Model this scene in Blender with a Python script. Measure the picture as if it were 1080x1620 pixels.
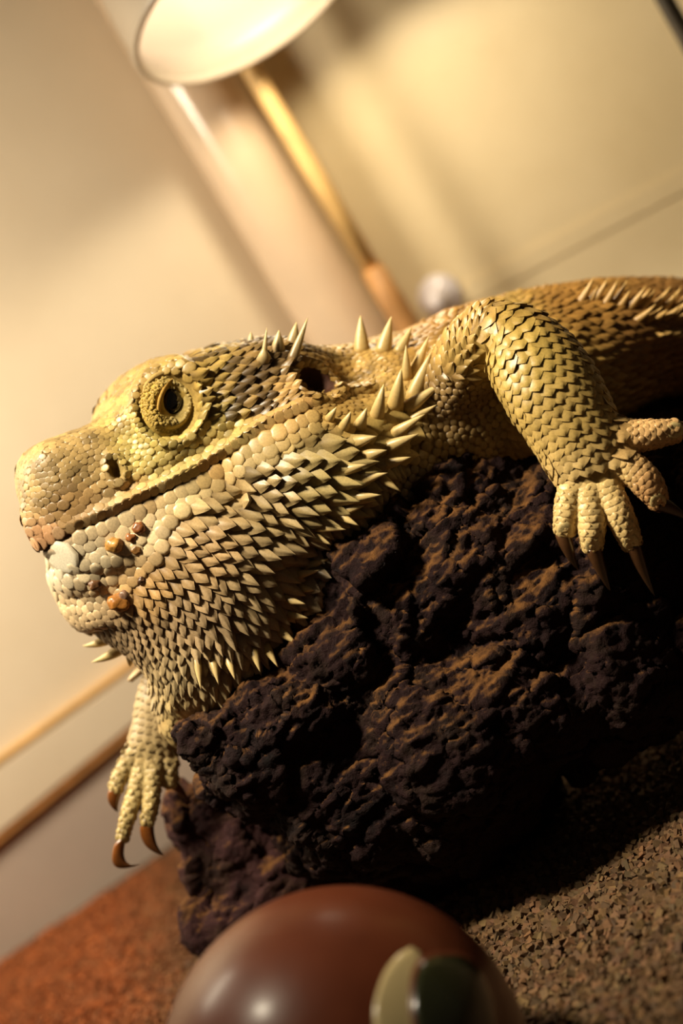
import bpy, bmesh, math, random
import numpy as np
from mathutils import Vector, Matrix
from mathutils.bvhtree import BVHTree
from mathutils.kdtree import KDTree

random.seed(7)
rng = np.random.default_rng(7)
for o in list(bpy.data.objects):
    bpy.data.objects.remove(o)
scene = bpy.context.scene
col = scene.collection

# ------------------------------------------------------------------ camera
W, H, F = 1080, 1620, 2700.0
PITCH, ROLL = math.radians(9.0), math.radians(32.0)
CAMZ = 0.138
D0 = 0.33                      # distance of the plane in focus
K = D0 / F                     # metres per photo pixel in that plane
fw = np.array([0.0, math.cos(PITCH), -math.sin(PITCH)])
up0 = np.array([0.0, math.sin(PITCH), math.cos(PITCH)])
r0 = np.array([1.0, 0.0, 0.0])
RV = math.cos(ROLL) * r0 - math.sin(ROLL) * up0
UV = math.sin(ROLL) * r0 + math.cos(ROLL) * up0
CAM = np.array([0.0, 0.0, CAMZ])
cam_d = bpy.data.cameras.new('camera')
cam = bpy.data.objects.new('camera', cam_d)
col.objects.link(cam)
cam.matrix_world = Matrix(((RV[0], UV[0], -fw[0], CAM[0]),
                           (RV[1], UV[1], -fw[1], CAM[1]),
                           (RV[2], UV[2], -fw[2], CAM[2]),
                           (0, 0, 0, 1)))
cam_d.sensor_fit = 'VERTICAL'
cam_d.sensor_height = 36.0
cam_d.sensor_width = 24.0
cam_d.lens = 36.0 * F / H
cam_d.clip_start = 0.01
cam_d.clip_end = 20
cam_d.dof.use_dof = True
cam_d.dof.focus_distance = D0 - 0.002
cam_d.dof.aperture_fstop = 60.0 / 7.0      # 7 mm wide opening
scene.camera = cam
scene.view_settings.view_transform = 'Standard'
scene.view_settings.look = 'None'
scene.view_settings.gamma = 1.0
scene.view_settings.exposure = 0.0
scene.view_settings.use_curve_mapping = False


def toW(q):
    """photo-space points (u, depth offset in pixels, -v) -> metres"""
    q = np.asarray(q, float)
    d = D0 + q[..., 1] * K
    return CAM + d[..., None] * (fw + ((q[..., 0] - W / 2) / F)[..., None] * RV
                                 + ((H / 2 + q[..., 2]) / F)[..., None] * UV)


def P(u, v, y=0.0):
    return toW(np.array([u, y, -v], float))


def ray(u, v):
    d = fw + (u - W / 2) / F * RV + (H / 2 - v) / F * UV
    return d


def lin(r, g, b):
    c = np.array([r, g, b], float) / 255.0
    return np.where(c <= 0.04045, c / 12.92, ((c + 0.055) / 1.055) ** 2.4)


# ------------------------------------------------------------------ light
world = bpy.data.worlds.new('world')
scene.world = world
world.use_nodes = True
world.node_tree.nodes['Background'].inputs[0].default_value = (1.0, 0.80, 0.55, 1)
world.node_tree.nodes['Background'].inputs[1].default_value = 0.035


def area_light(name, loc, target, size, power, colour):
    l = bpy.data.lights.new(name, 'AREA')
    l.shape = 'DISK'
    l.size = size
    l.energy = power
    l.color = colour
    o = bpy.data.objects.new(name, l)
    col.objects.link(o)
    o.location = loc
    d = Vector(target) - Vector(loc)
    o.rotation_euler = d.to_track_quat('-Z', 'Y').to_euler()
    return o


TGT = P(420, 780, 60)
# basking lamp high over the tank, above and to the left of the camera
KEY = bpy.data.lights.new('basking_lamp_light', 'SPOT')
KEY.energy = 22.5
KEY.color = (1.0, 0.87, 0.64)
KEY.spot_size = math.radians(36)
KEY.spot_blend = 0.9
KEY.shadow_soft_size = 0.035
ko = bpy.data.objects.new('basking_lamp_light', KEY)
col.objects.link(ko)
ko.location = (-0.17, 0.225, 0.50)
ko.rotation_euler = (Vector(P(480, 660, 60)) - ko.location).to_track_quat('-Z', 'Y').to_euler()
# added unseen fill light over the left end, brightening the wall and the sand
area_light('wall_fill_light', (-0.17, 0.385, 0.215), (-0.146, 0.455, 0.14), 0.08, 0.64, (1.0, 0.86, 0.64))


# ------------------------------------------------------------------ helpers


def link_mesh(name, V, Fc, mat=None, parent=None, smooth=True, cols=None):
    me = bpy.data.meshes.new(name)
    me.from_pydata([tuple(p) for p in np.asarray(V, float)] if not isinstance(V, list) else V, [],
                   Fc if isinstance(Fc, list) else Fc.tolist())
    if cols is not None:
        a = me.color_attributes.new('Col', 'FLOAT_COLOR', 'POINT')
        c4 = np.ones((len(me.vertices), 4), np.float32)
        c4[:, :3] = cols
        a.data.foreach_set('color', c4.ravel())
    if smooth:
        me.polygons.foreach_set('use_smooth', np.ones(len(me.polygons), bool))
    me.update()
    o = bpy.data.objects.new(name, me)
    col.objects.link(o)
    if mat:
        me.materials.append(mat)
    if parent:
        o.parent = parent
    return o


def tag(o, label=None, cat=None, group=None, kind=None):
    if label:
        o['label'] = label
    if cat:
        o['category'] = cat
    if group:
        o['group'] = group
    if kind:
        o['kind'] = kind
    return o


def empty(name, loc):
    o = bpy.data.objects.new(name, None)
    o.empty_display_size = 0.01
    col.objects.link(o)
    o.location = Vector(loc)
    return o


def adopt(child, par):
    child.parent = par
    child.matrix_parent_inverse = Matrix.Translation(-Vector(par.location))


_g = rng.normal(size=(512, 3))
_g /= np.linalg.norm(_g, axis=1)[:, None]


def _hash(ix, iy, iz, seed):
    h = (ix.astype(np.int64) * 73856093) ^ (iy.astype(np.int64) * 19349663) ^ (iz.astype(np.int64) * 83492791) ^ (seed * 2654435)
    h = (h ^ (h >> 13)) * 1274126177
    return (h ^ (h >> 16)) & 0x7fffffff


def perlin(p, seed=0):
    p = np.asarray(p, float)
    i = np.floor(p).astype(np.int64)
    f = p - i
    w = f * f * f * (f * (f * 6 - 15) + 10)
    out = np.zeros(len(p))
    for dx in (0, 1):
        for dy in (0, 1):
            for dz in (0, 1):
                g = _g[_hash(i[:, 0] + dx, i[:, 1] + dy, i[:, 2] + dz, seed) % 512]
                d = f - np.array([dx, dy, dz])
                wt = (w[:, 0] if dx else 1 - w[:, 0]) * (w[:, 1] if dy else 1 - w[:, 1]) * (w[:, 2] if dz else 1 - w[:, 2])
                out += wt * (g * d).sum(1)
    return out


def fbm(p, octaves=4, seed=0, ridged=False):
    a, s, t = 1.0, np.zeros(len(p)), 0
    for k in range(octaves):
        n = perlin(p * 2 ** k, seed + k)
        s += a * ((0.5 - np.abs(n) * 2) if ridged else n)
        a *= 0.5
    return s


def worley(p, seed=0):
    i = np.floor(p).astype(np.int64)
    best = np.full(len(p), 9.0)
    second = np.full(len(p), 9.0)
    idb = np.zeros(len(p), np.int64)
    for dx in (-1, 0, 1):
        for dy in (-1, 0, 1):
            for dz in (-1, 0, 1):
                c = i + np.array([dx, dy, dz])
                h = _hash(c[:, 0], c[:, 1], c[:, 2], seed)
                off = np.stack([(h % 1021) / 1021.0, (h // 1021 % 1019) / 1019.0, (h // 1040399 % 1013) / 1013.0], 1)
                d = np.linalg.norm(c + off - p, axis=1)
                m = d < best
                second = np.where(m, best, np.minimum(second, d))
                idb = np.where(m, h, idb)
                best = np.where(m, d, best)
    return best, second, idb


def catmull(st, m):
    st = np.asarray(st, float)
    pts = np.vstack([2 * st[0] - st[1], st, 2 * st[-1] - st[-2]])
    out = []
    for k in range(1, len(pts) - 2):
        a, b, c, d = pts[k - 1:k + 3]
        for t in np.linspace(0, 1, m, endpoint=False):
            out.append(0.5 * (2 * b + (c - a) * t + (2 * a - 5 * b + 4 * c - d) * t * t + (3 * b - a - 3 * c + d) * t ** 3))
    out.append(st[-1])
    return np.array(out)


def tube_rings(st, m=6, n=24):
    """st rows (u, v, depth, radius across, radius in depth)"""
    s = catmull([(a[0], a[2], -a[1], a[3], a[4] if len(a) > 4 else a[3]) for a in st], m)
    c, ra, rb = s[:, :3], np.maximum(s[:, 3], 0.5), np.maximum(s[:, 4], 0.5)
    T = np.gradient(c, axis=0)
    T /= np.linalg.norm(T, axis=1)[:, None]
    D = np.array([0.0, 1.0, 0.0])
    B = D - T * (T @ D)[:, None]
    B /= np.linalg.norm(B, axis=1)[:, None]
    A = np.cross(T, B)
    th = np.linspace(0, 2 * math.pi, n, endpoint=False)
    R = c[:, None] + (ra[:, None] * np.cos(th))[..., None] * A[:, None] + (rb[:, None] * np.sin(th))[..., None] * B[:, None]
    return R, c, T, ra, rb


def rings_mesh(R, cap=0.5, c=None, T=None):
    m, n, _ = R.shape
    V = [tuple(p) for p in R.reshape(-1, 3)]
    Fc = []
    for i in range(m - 1):
        for j in range(n):
            k = (j + 1) % n
            Fc.append((i * n + j, i * n + k, (i + 1) * n + k, (i + 1) * n + j))
    for e, i in ((0, 0), (1, m - 1)):
        ctr = R[i].mean(0)
        nb = R[1].mean(0) if e == 0 else R[-2].mean(0)
        d = ctr - nb
        d = d / (np.linalg.norm(d) + 1e-9)
        rad = np.linalg.norm(R[i] - ctr, axis=1).mean()
        # rounded cap: two shrunken rings and a point
        prev = i * n
        for sc, out in ((0.80, 0.45), (0.45, 0.75)):
            base = len(V)
            for j in range(n):
                V.append(tuple(ctr + (R[i, j] - ctr) * sc + d * rad * out * cap * 1.3))
            for j in range(n):
                k = (j + 1) % n
                q = (prev + j, base + j, base + k, prev + k)
                Fc.append(q if e == 0 else q[::-1])
            prev = base
        V.append(tuple(ctr + d * rad * cap * 1.2))
        for j in range(n):
            k = (j + 1) % n
            q = (prev + j, len(V) - 1, prev + k)
            Fc.append(q if e == 0 else q[::-1])
    return V, Fc


def ellipsoid(u, v, y, ru, rv, ry, rot=0.0, n=20, m=12):
    V, Fc = [], []
    cr, sr = math.cos(rot), math.sin(rot)
    for i in range(m + 1):
        ph = math.pi * i / m
        for j in range(n):
            th = 2 * math.pi * j / n
            a, b, c = ru * math.sin(ph) * math.cos(th), ry * math.sin(ph) * math.sin(th), rv * math.cos(ph)
            V.append((u + a * cr - c * sr, y + b, -v + a * sr + c * cr))
    for i in range(m):
        for j in range(n):
            k = (j + 1) % n
            Fc.append((i * n + j, (i + 1) * n + j, (i + 1) * n + k, i * n + k))
    return V, Fc


def remesh(parts, voxel, smooth_it=4, smooth_f=0.5):
    """voxel union of closed shells (photo space), smoothed; -> V, quads"""
    V, Fc = [], []
    for v, f in parts:
        b = len(V)
        V += v
        Fc += [tuple(i + b for i in q) for q in f]
    me = bpy.data.meshes.new('tmp')
    me.from_pydata(V, [], Fc)
    bm = bmesh.new()
    bm.from_mesh(me)
    bmesh.ops.remove_doubles(bm, verts=bm.verts, dist=0.01)
    bmesh.ops.recalc_face_normals(bm, faces=bm.faces)
    bm.to_mesh(me)
    bm.free()
    o = bpy.data.objects.new('tmp', me)
    col.objects.link(o)
    r = o.modifiers.new('r', 'REMESH')
    r.mode = 'VOXEL'
    r.voxel_size = voxel
    if smooth_it:
        s = o.modifiers.new('s', 'SMOOTH')
        s.factor = smooth_f
        s.iterations = smooth_it
    dg = bpy.context.evaluated_depsgraph_get()
    ev = o.evaluated_get(dg)
    m2 = ev.to_mesh()
    nv, nf = len(m2.vertices), len(m2.polygons)
    co = np.empty(nv * 3, np.float32)
    m2.vertices.foreach_get('co', co)
    no = np.empty(nv * 3, np.float32)
    m2.vertices.foreach_get('normal', no)
    li = np.empty(len(m2.loops), np.int32)
    m2.loops.foreach_get('vertex_index', li)
    ev.to_mesh_clear()
    bpy.data.objects.remove(o)
    return co.reshape(-1, 3).astype(float), li.reshape(-1, 4), no.reshape(-1, 3).astype(float)


def vnormals(V, Q):
    n = np.cross(V[Q[:, 2]] - V[Q[:, 0]], V[Q[:, 3]] - V[Q[:, 1]])
    N = np.zeros_like(V)
    for k in range(4):
        np.add.at(N, Q[:, k], n)
    return N / (np.linalg.norm(N, axis=1)[:, None] + 1e-12)


# ------------------------------------------------------------------ materials
def new_mat(name):
    m = bpy.data.materials.new(name)
    m.use_nodes = True
    nt = m.node_tree
    b = nt.nodes['Principled BSDF']
    return m, nt, b


def node(nt, kind, **kw):
    n = nt.nodes.new(kind)
    for k, v in kw.items():
        if k in n.inputs:
            n.inputs[k].default_value = v
        else:
            setattr(n, k, v)
    return n


def noise(nt, scale, detail=4.0, rough=0.55):
    tc = node(nt, 'ShaderNodeNewGeometry')
    n = node(nt, 'ShaderNodeTexNoise')
    n.inputs['Scale'].default_value = scale
    n.inputs['Detail'].default_value = detail
    n.inputs['Roughness'].default_value = rough
    nt.links.new(tc.outputs['Position'], n.inputs['Vector'])
    return n


def ramp(nt, src, stops):
    r = node(nt, 'ShaderNodeValToRGB')
    e = r.color_ramp.elements
    while len(e) < len(stops):
        e.new(0.5)
    for k, (p, c) in enumerate(stops):
        e[k].position = p
        e[k].color = (c[0], c[1], c[2], 1)
    nt.links.new(src, r.inputs['Fac'])
    return r


def bump(nt, b, src, strength, dist):
    bp = node(nt, 'ShaderNodeBump')
    bp.inputs['Strength'].default_value = strength
    bp.inputs['Distance'].default_value = dist
    nt.links.new(src, bp.inputs['Height'])
    nt.links.new(bp.outputs['Normal'], b.inputs['Normal'])


def attr_mat(name, rough, noise_scale, amt, bump_s=0.0, bump_d=0.0001, coat=0.0, sss=0.0):
    """colour from the mesh's own Col attribute, mottled by a fine noise"""
    m, nt, b = new_mat(name)
    a = node(nt, 'ShaderNodeAttribute', attribute_name='Col')
    n = noise(nt, noise_scale)
    mr = node(nt, 'ShaderNodeMapRange')
    mr.inputs['From Min'].default_value = 0.3
    mr.inputs['From Max'].default_value = 0.7
    mr.inputs['To Min'].default_value = 1 - amt
    mr.inputs['To Max'].default_value = 1 + amt * 0.6
    nt.links.new(n.outputs['Fac'], mr.inputs['Value'])
    mx = node(nt, 'ShaderNodeVectorMath', operation='SCALE')
    nt.links.new(a.outputs['Color'], mx.inputs[0])
    nt.links.new(mr.outputs['Result'], mx.inputs['Scale'])
    nt.links.new(mx.outputs['Vector'], b.inputs['Base Color'])
    b.inputs['Roughness'].default_value = rough
    b.inputs['Coat Weight'].default_value = coat
    b.inputs['Coat Roughness'].default_value = 0.25
    if sss:
        b.inputs['Subsurface Weight'].default_value = sss
        b.inputs['Subsurface Radius'].default_value = (1.0, 0.5, 0.25)
        b.inputs['Subsurface Scale'].default_value = 0.0008
    if bump_s:
        bump(nt, b, n.outputs['Fac'], bump_s, bump_d)
    return m


def plain_mat(name, rgb, rough=0.5, var=0.12, scale=200, bump_s=0.0, bump_d=0.0002, coat=0.0, metal=0.0):
    m, nt, b = new_mat(name)
    n = noise(nt, scale)
    c = np.array(lin(*rgb))
    r = ramp(nt, n.outputs['Fac'], [(0.3, c * (1 - var)), (0.7, np.minimum(c * (1 + var), 1))])
    nt.links.new(r.outputs['Color'], b.inputs['Base Color'])
    b.inputs['Roughness'].default_value = rough
    b.inputs['Coat Weight'].default_value = coat
    b.inputs['Metallic'].default_value = metal
    if bump_s:
        bump(nt, b, n.outputs['Fac'], bump_s, bump_d)
    return m


M_skin = attr_mat('lizard_skin', 0.75, 1800, 0.25, 0.35, 0.00012)
M_skin.node_tree.nodes['Principled BSDF'].inputs['Specular IOR Level'].default_value = 0.15
M_scale = attr_mat('lizard_scale', 0.42, 2600, 0.18, 0.15, 0.00005)
M_spike = attr_mat('horny_spike', 0.4, 1500, 0.12)
M_claw = attr_mat('claw_horn', 0.22, 1500, 0.15, coat=0.3)
M_eye = plain_mat('eye_black', (14, 10, 7), 0.05, 0.2, 3000, coat=1.0)
M_iris = plain_mat('iris_ring', (70, 58, 34), 0.2, 0.3, 4000)
M_crumb = plain_mat('crumb_brown', (150, 98, 45), 0.4, 0.35, 1500, 0.5, 0.0002)

# ------------------------------------------------------------------ the tank (setting)
CR, SR = math.cos(ROLL), math.sin(ROLL)


def derolled(t, s):
    """levelled image offsets (t right, s up, from the picture centre) -> pixel"""
    return W / 2 + t * CR - s * SR, H / 2 - (t * SR + s * CR)


def box(name, p0, p1, thick, z0, z1, mat, side=1, parent=None):
    """upright slab standing on the line p0-p1; thickness goes to the given side"""
    p0, p1 = np.array(p0, float), np.array(p1, float)
    d = (p1 - p0) / np.linalg.norm(p1 - p0)
    nn = np.array([-d[1], d[0]]) * side * thick
    V = []
    for z in (z0, z1):
        for q in (p0, p1, p1 + nn, p0 + nn):
            V.append((q[0], q[1], z))
    Fc = [(3, 2, 1, 0), (4, 5, 6, 7), (0, 1, 5, 4), (1, 2, 6, 5), (2, 3, 7, 6), (3, 0, 4, 7)]
    if side < 0:
        Fc = [f[::-1] for f in Fc]
    return link_mesh(name, V, Fc, mat, parent, smooth=False)


def wall_mat(name, a, b_, rough):
    m, nt, b = new_mat(name)
    n = noise(nt, 14, 5, 0.6)
    r = ramp(nt, n.outputs['Fac'], [(0.3, lin(*a)), (0.7, lin(*b_))])
    nt.links.new(r.outputs['Color'], b.inputs['Base Color'])
    b.inputs['Roughness'].default_value = rough
    n2 = noise(nt, 260, 3)
    bump(nt, b, n2.outputs['Fac'], 0.12, 0.0006)
    return m


M_wall_l = wall_mat('cream_panel', (228, 210, 182), (240, 224, 198), 0.38)
M_wall_r = wall_mat('cream_plaster', (222, 202, 160), (240, 222, 184), 0.42)
M_low = wall_mat('grey_mauve_panel', (184, 168, 156), (204, 186, 170), 0.5)
M_column = plain_mat('pale_plastic', (226, 200, 172), 0.22, 0.06, 40, coat=0.4)
M_wood = plain_mat('light_wood', (226, 186, 122), 0.5, 0.12, 160, 0.1)
M_wood_d = plain_mat('brown_wood', (186, 136, 82), 0.55, 0.2, 160, 0.1)
M_dark = plain_mat('dark_plastic', (70, 62, 50), 0.5, 0.2, 120)

# floor slab
M_floor, nt, b = new_mat('fine_brown_sand')
n1 = noise(nt, 700, 4)
r1 = ramp(nt, n1.outputs['Fac'], [(0.3, lin(50, 34, 19)), (0.7, lin(92, 64, 35))])
nt.links.new(r1.outputs['Color'], b.inputs['Base Color'])
b.inputs['Roughness'].default_value = 0.95
bump(nt, b, n1.outputs['Fac'], 0.6, 0.0012)

cu, cv = derolled(159, 0)
dcor = ray(cu, cv)
COR = (dcor / dcor[1] * 0.53)[:2]                 # corner of the two panels
AL, AR = math.radians(12), math.radians(24)
dL = np.array([-math.cos(AL), -math.sin(AL)])
dR = np.array([math.cos(AR), -math.sin(AR)])
nL = np.array([-dL[1], dL[0]])                    # one normal of each wall line
nR = np.array([-dR[1], dR[0]])
FL = 0.60
fl = link_mesh('floor', [(-0.62, -0.25, -0.02), (0.62, -0.25, -0.02), (0.62, 0.62, -0.02), (-0.62, 0.62, -0.02),
                         (-0.62, -0.25, 0), (0.62, -0.25, 0), (0.62, 0.62, 0), (-0.62, 0.62, 0)],
               [(3, 2, 1, 0), (4, 5, 6, 7), (0, 1, 5, 4), (1, 2, 6, 5), (2, 3, 7, 6), (3, 0, 4, 7)], M_floor, smooth=False)
tag(fl, 'brown sand bed on the tank floor', 'floor', kind='structure')
wl = box('wall_left', COR, COR + dL * 0.62, 0.01, -0.02, 0.60, M_wall_l, side=-1)
tag(wl, 'cream panel wall behind the lizard head', 'wall', kind='structure')
wr = box('wall_right', COR, COR + dR * 0.55, 0.01, -0.02, 0.60, M_wall_r, side=1)
tag(wr, 'yellowish cream wall above the lizard back', 'wall', kind='structure')


def hit(u, v, p0, nn, off=0.0):
    """where the line of sight of a pixel meets an upright wall"""
    d = ray(u, v)
    k = (np.dot(p0 - CAM[:2], nn) + off) / np.dot(d[:2], nn)
    return CAM + d * k


if np.dot(nL, -CAM[:2] + COR) > 0:
    nL = -nL                                      # towards the camera
if np.dot(nR, -CAM[:2] + COR) > 0:
    nR = -nR


def band(name, a0, a1, b0, b1, thick, mat, parent=None, ext=1.6, wall='L'):
    """board on a wall between two pixel lines a (upper) and b (lower)"""
    nn = nL if wall == 'L' else nR
    A0, A1, B0, B1 = [hit(p[0], p[1], COR, nn, -0.0) for p in (a0, a1, b0, b1)]
    A0, A1 = A0 + (A0 - A1) * 0.9, A1 + (A1 - A0) * ext
    B0, B1 = B0 + (B0 - B1) * 0.9, B1 + (B1 - B0) * ext
    o3 = np.array([nn[0], nn[1], 0]) * thick
    V = [B0, B1, A1, A0, B0 + o3, B1 + o3, A1 + o3, A0 + o3]
    Fc = [(0, 1, 2, 3), (7, 6, 5, 4), (4, 5, 1, 0), (5, 6, 2, 1), (6, 7, 3, 2), (7, 4, 0, 3)]
    o = link_mesh(name, [tuple(p) for p in V], Fc, mat, parent, smooth=False)
    bm = bmesh.new()
    bm.from_mesh(o.data)
    bmesh.ops.recalc_face_normals(bm, faces=bm.faces)
    bmesh.ops.bevel(bm, geom=bm.edges[:], offset=thick * 0.3, segments=2, affect='EDGES')
    bm.to_mesh(o.data)
    bm.free()
    return o


t2 = band('trim_1', (0, 1203), (215, 1048), (0, 1318), (215, 1142), 0.004, M_wall_l, ext=0.9)
tag(t2, 'cream rail along the wall behind the hanging forefoot', 'trim', kind='structure')
band('wood_bead', (0, 1192), (215, 1037), (0, 1204), (215, 1049), 0.004, M_wood, t2, ext=0.9)
band('wood_bead', (0, 1317), (215, 1141), (0, 1332), (215, 1154), 0.0045, M_wood_d, t2, ext=0.9)
t3 = band('trim_2', (0, 1336), (215, 1157), (0, 1610), (215, 1466), 0.002, M_low, ext=0.9)
tag(t3, 'greyish mauve skirting panel at the foot of the wall', 'trim', kind='structure')


def column(name, t0, t1, s0, s1, dist, mat, parent=None, n=20, lumps=0.0, ztop=None, m=10, zbot=None):
    """upright round bar whose sides lie on levelled image lines t0, t1"""
    u, v = derolled((t0 + t1) / 2, 0)
    d = ray(u, v)
    c = d / d[1] * dist
    rad = (t1 - t0) / 2 / F * np.linalg.norm(c[:2]) * 1.0
    zz = [CAM[2] + dist * math.tan(math.atan(s / F) - PITCH) for s in (s0, s1)]
    if ztop is not None:
        zz[1] = ztop
    if zbot is not None:
        zz[0] = zbot
    V, Fc = [], []
    for i in range(m + 1):
        z = zz[0] + (zz[1] - zz[0]) * i / m
        rr = rad * (1 + lumps * random.uniform(-1, 1))
        if i in (0, m):
            rr *= 0.86
        for j in range(n):
            a = 2 * math.pi * j / n
            V.append((c[0] + rr * math.cos(a), c[1] + rr * math.sin(a), z))
    for i in range(m):
        for j in range(n):
            k = (j + 1) % n
            Fc.append((i * n + j, i * n + k, (i + 1) * n + k, (i + 1) * n + j))
    Fc.append(tuple(range(n))[::-1])
    Fc.append(tuple(m * n + j for j in range(n)))
    return link_mesh(name, V, Fc, mat, parent), c, zz


cc, _, _ = column('trim_3', 94, 222, 0, 1200, 0.512, M_column, ztop=0.6, zbot=-0.01, n=32)
tag(cc, 'pale rounded corner column between the two walls', 'trim', kind='structure')

# light wooden rod beside the corner, brown foot below it
uu, vv = derolled(240, 200)
dd = ray(uu, vv)
rod = empty('wooden_rod', (dd / dd[1] * 0.492)[:3] * np.array([1, 1, 0]))
tag(rod, 'light wooden rod standing upright beside the pale corner column', 'rod')
a1, _, zz = column('shaft', 225, 256, 300, 1300, 0.492, M_wood, n=14, ztop=0.42)
adopt(a1, rod)
a2, _, _ = column('foot', 220, 262, 0, 302, 0.492, M_wood_d, n=14, lumps=0.12, zbot=0.0)
adopt(a2, rod)

# dark bar running up the right wall
db, _, _ = column('black_cable', 829, 856, 0, 1200, 0.442, M_dark, n=12, ztop=0.5, zbot=0.0)
tag(db, 'thin dark upright cable against the right wall', 'cable')

# faint seam bead on the right wall
sm = band('trim_4', (750, 440), (1080, 266), (762, 470), (1092, 298), 0.0006, M_wall_r, ext=0.3, wall='R')
tag(sm, 'shallow raised seam across the right wall', 'trim', kind='structure')

# pale cup-shaped disc on the right wall behind the shoulder
M_cup = plain_mat('milky_plastic', (240, 232, 236), 0.25, 0.04, 60, coat=0.5)
cpos = hit(697, 470, COR, nR, -0.0)
ax = np.array([nR[0], nR[1], 0.0])
sx = np.array([-nR[1], nR[0], 0.0])
V, Fc = [], []
prof = [(0.0072, 0.0), (0.0070, 0.0010), (0.0052, 0.0024), (0.0030, 0.0034), (0.0024, 0.0052), (0.0030, 0.0062), (0.0026, 0.0074), (0.0001, 0.0077)]
for rr, hh in prof:
    for j in range(20):
        a = 2 * math.pi * j / 20
        V.append(tuple(cpos + ax * hh + sx * rr * math.cos(a) + np.array([0, 0, 1.0]) * rr * math.sin(a)))
for i in range(len(prof) - 1):
    for j in range(20):
        k = (j + 1) % 20
        Fc.append((i * 20 + j, i * 20 + k, (i + 1) * 20 + k, (i + 1) * 20 + j))
cup = link_mesh('pale_disc', V, Fc, M_cup)
tag(cup, 'small milky white cup-shaped disc on the wall behind the shoulder', 'suction cup')

# ------------------------------------------------------------------ heat lamp
LU, LV = derolled(310, 772)
LDEP = 0.43
ld = ray(LU, LV)
LC = CAM + ld / np.dot(ld, fw) * LDEP
tilt = math.radians(20)
la = np.array([0.0, math.sin(tilt), math.cos(tilt)])      # axis, rim to neck
lx = np.array([1.0, 0, 0])
ly = np.cross(la, lx)
LR = 208 / F * LDEP
lamp = empty('heat_lamp', LC)
tag(lamp, 'lit white heat lamp hanging by the corner column', 'lamp')


def lathe(name, prof, n, mat, parent):
    V, Fc = [], []
    for rr, hh in prof:
        for j in range(n):
            a = 2 * math.pi * j / n
            V.append(tuple(LC + la * hh * LR + (lx * math.cos(a) + ly * math.sin(a)) * rr * LR))
    for i in range(len(prof) - 1):
        for j in range(n):
            k = (j + 1) % n
            Fc.append((i * n + j, i * n + k, (i + 1) * n + k, (i + 1) * n + j))
    o = link_mesh(name, V, Fc, mat)
    adopt(o, parent)
    return o


M_shade = plain_mat('white_enamel', (196, 182, 164), 0.35, 0.03, 40, coat=0.2)
M_bulb, nt, b = new_mat('lit_bulb')
b.inputs['Base Color'].default_value = (1, 0.9, 0.75, 1)
b.inputs['Emission Color'].default_value = (1.0, 0.88, 0.70, 1)
b.inputs['Emission Strength'].default_value = 7.5
outer = [(1.0, 0.0), (1.0, 0.25), (0.98, 0.55), (0.90, 0.95), (0.72, 1.30), (0.45, 1.55), (0.30, 1.65), (0.28, 2.1)]
inner = [(0.24, 2.1), (0.26, 1.62), (0.42, 1.50), (0.68, 1.26), (0.86, 0.92), (0.94, 0.55), (0.96, 0.25), (0.965, 0.0), (1.0, 0.0)]
lathe('shade', outer + inner, 40, M_shade, lamp)
lathe('rim', [(0.955, 0.0), (0.97, -0.03), (1.0, -0.04), (1.025, -0.02), (1.03, 0.02), (1.0, 0.03)], 40, M_shade, lamp)
lathe('bulb', [(0.001, 0.30), (0.20, 0.33), (0.36, 0.45), (0.43, 0.62), (0.40, 0.82), (0.28, 1.08), (0.19, 1.3), (0.18, 1.6)], 24, M_bulb, lamp)
lathe('socket', [(0.001, 1.55), (0.24, 1.56), (0.24, 2.05), (0.30, 2.06), (0.30, 2.5), (0.12, 2.7), (0.05, 2.75), (0.05, 4.2), (0.001, 4.2)], 18, M_dark, lamp)

sp = bpy.data.lights.new('heat_lamp_beam', 'SPOT')
sp.energy = 0.30
sp.color = (1.0, 0.84, 0.58)
sp.spot_size = math.radians(172)
sp.spot_blend = 0.25
sp.shadow_soft_size = 0.012
spo = bpy.data.objects.new('heat_lamp_beam', sp)
col.objects.link(spo)
spo.location = Vector(LC - la * 0.004)
spo.rotation_euler = Vector((0, 0, -1)).to_track_quat('-Z', 'Y').to_euler()

# ------------------------------------------------------------------ gravel
M_grain = attr_mat('crushed_shell_grain', 0.85, 1500, 0.2)
gx, gy = np.meshgrid(np.arange(-0.19, 0.19, 0.00112), np.arange(0.17, 0.49, 0.00112))
g = np.stack([gx.ravel(), gy.ravel()], 1)
g += rng.uniform(-0.0005, 0.0005, g.shape)
rel = np.stack([g[:, 0], g[:, 1], np.zeros(len(g)) - CAMZ], 1)
dep = rel @ fw
pu = W / 2 + (rel @ RV) / dep * F
pv = H / 2 - (rel @ UV) / dep * F
inside = (g - COR) @ nL > 0.004
keep = (pu > -130) & (pu < W + 130) & (pv > 1150) & (pv < H + 130) & inside
g, pu, pv = g[keep], pu[keep], pv[keep]
ng = len(g)
cube = np.array([(x, y, z) for z in (-1, 1) for y in (-1, 1) for x in (-1, 1)], float) * 0.5
cf = np.array([(0, 2, 3, 1), (4, 5, 7, 6), (0, 1, 5, 4), (2, 6, 7, 3), (0, 4, 6, 2), (1, 3, 7, 5)])
size = rng.uniform(0.8, 1.75, ng)[:, None, None] * 0.00100
shape = cube[None] * rng.uniform(0.55, 1.25, (ng, 1, 3)) + rng.uniform(-0.16, 0.16, (ng, 8, 3))
q = rng.normal(size=(ng, 4))
q /= np.linalg.norm(q, axis=1)[:, None]
w_, x_, y_, z_ = q.T
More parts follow.
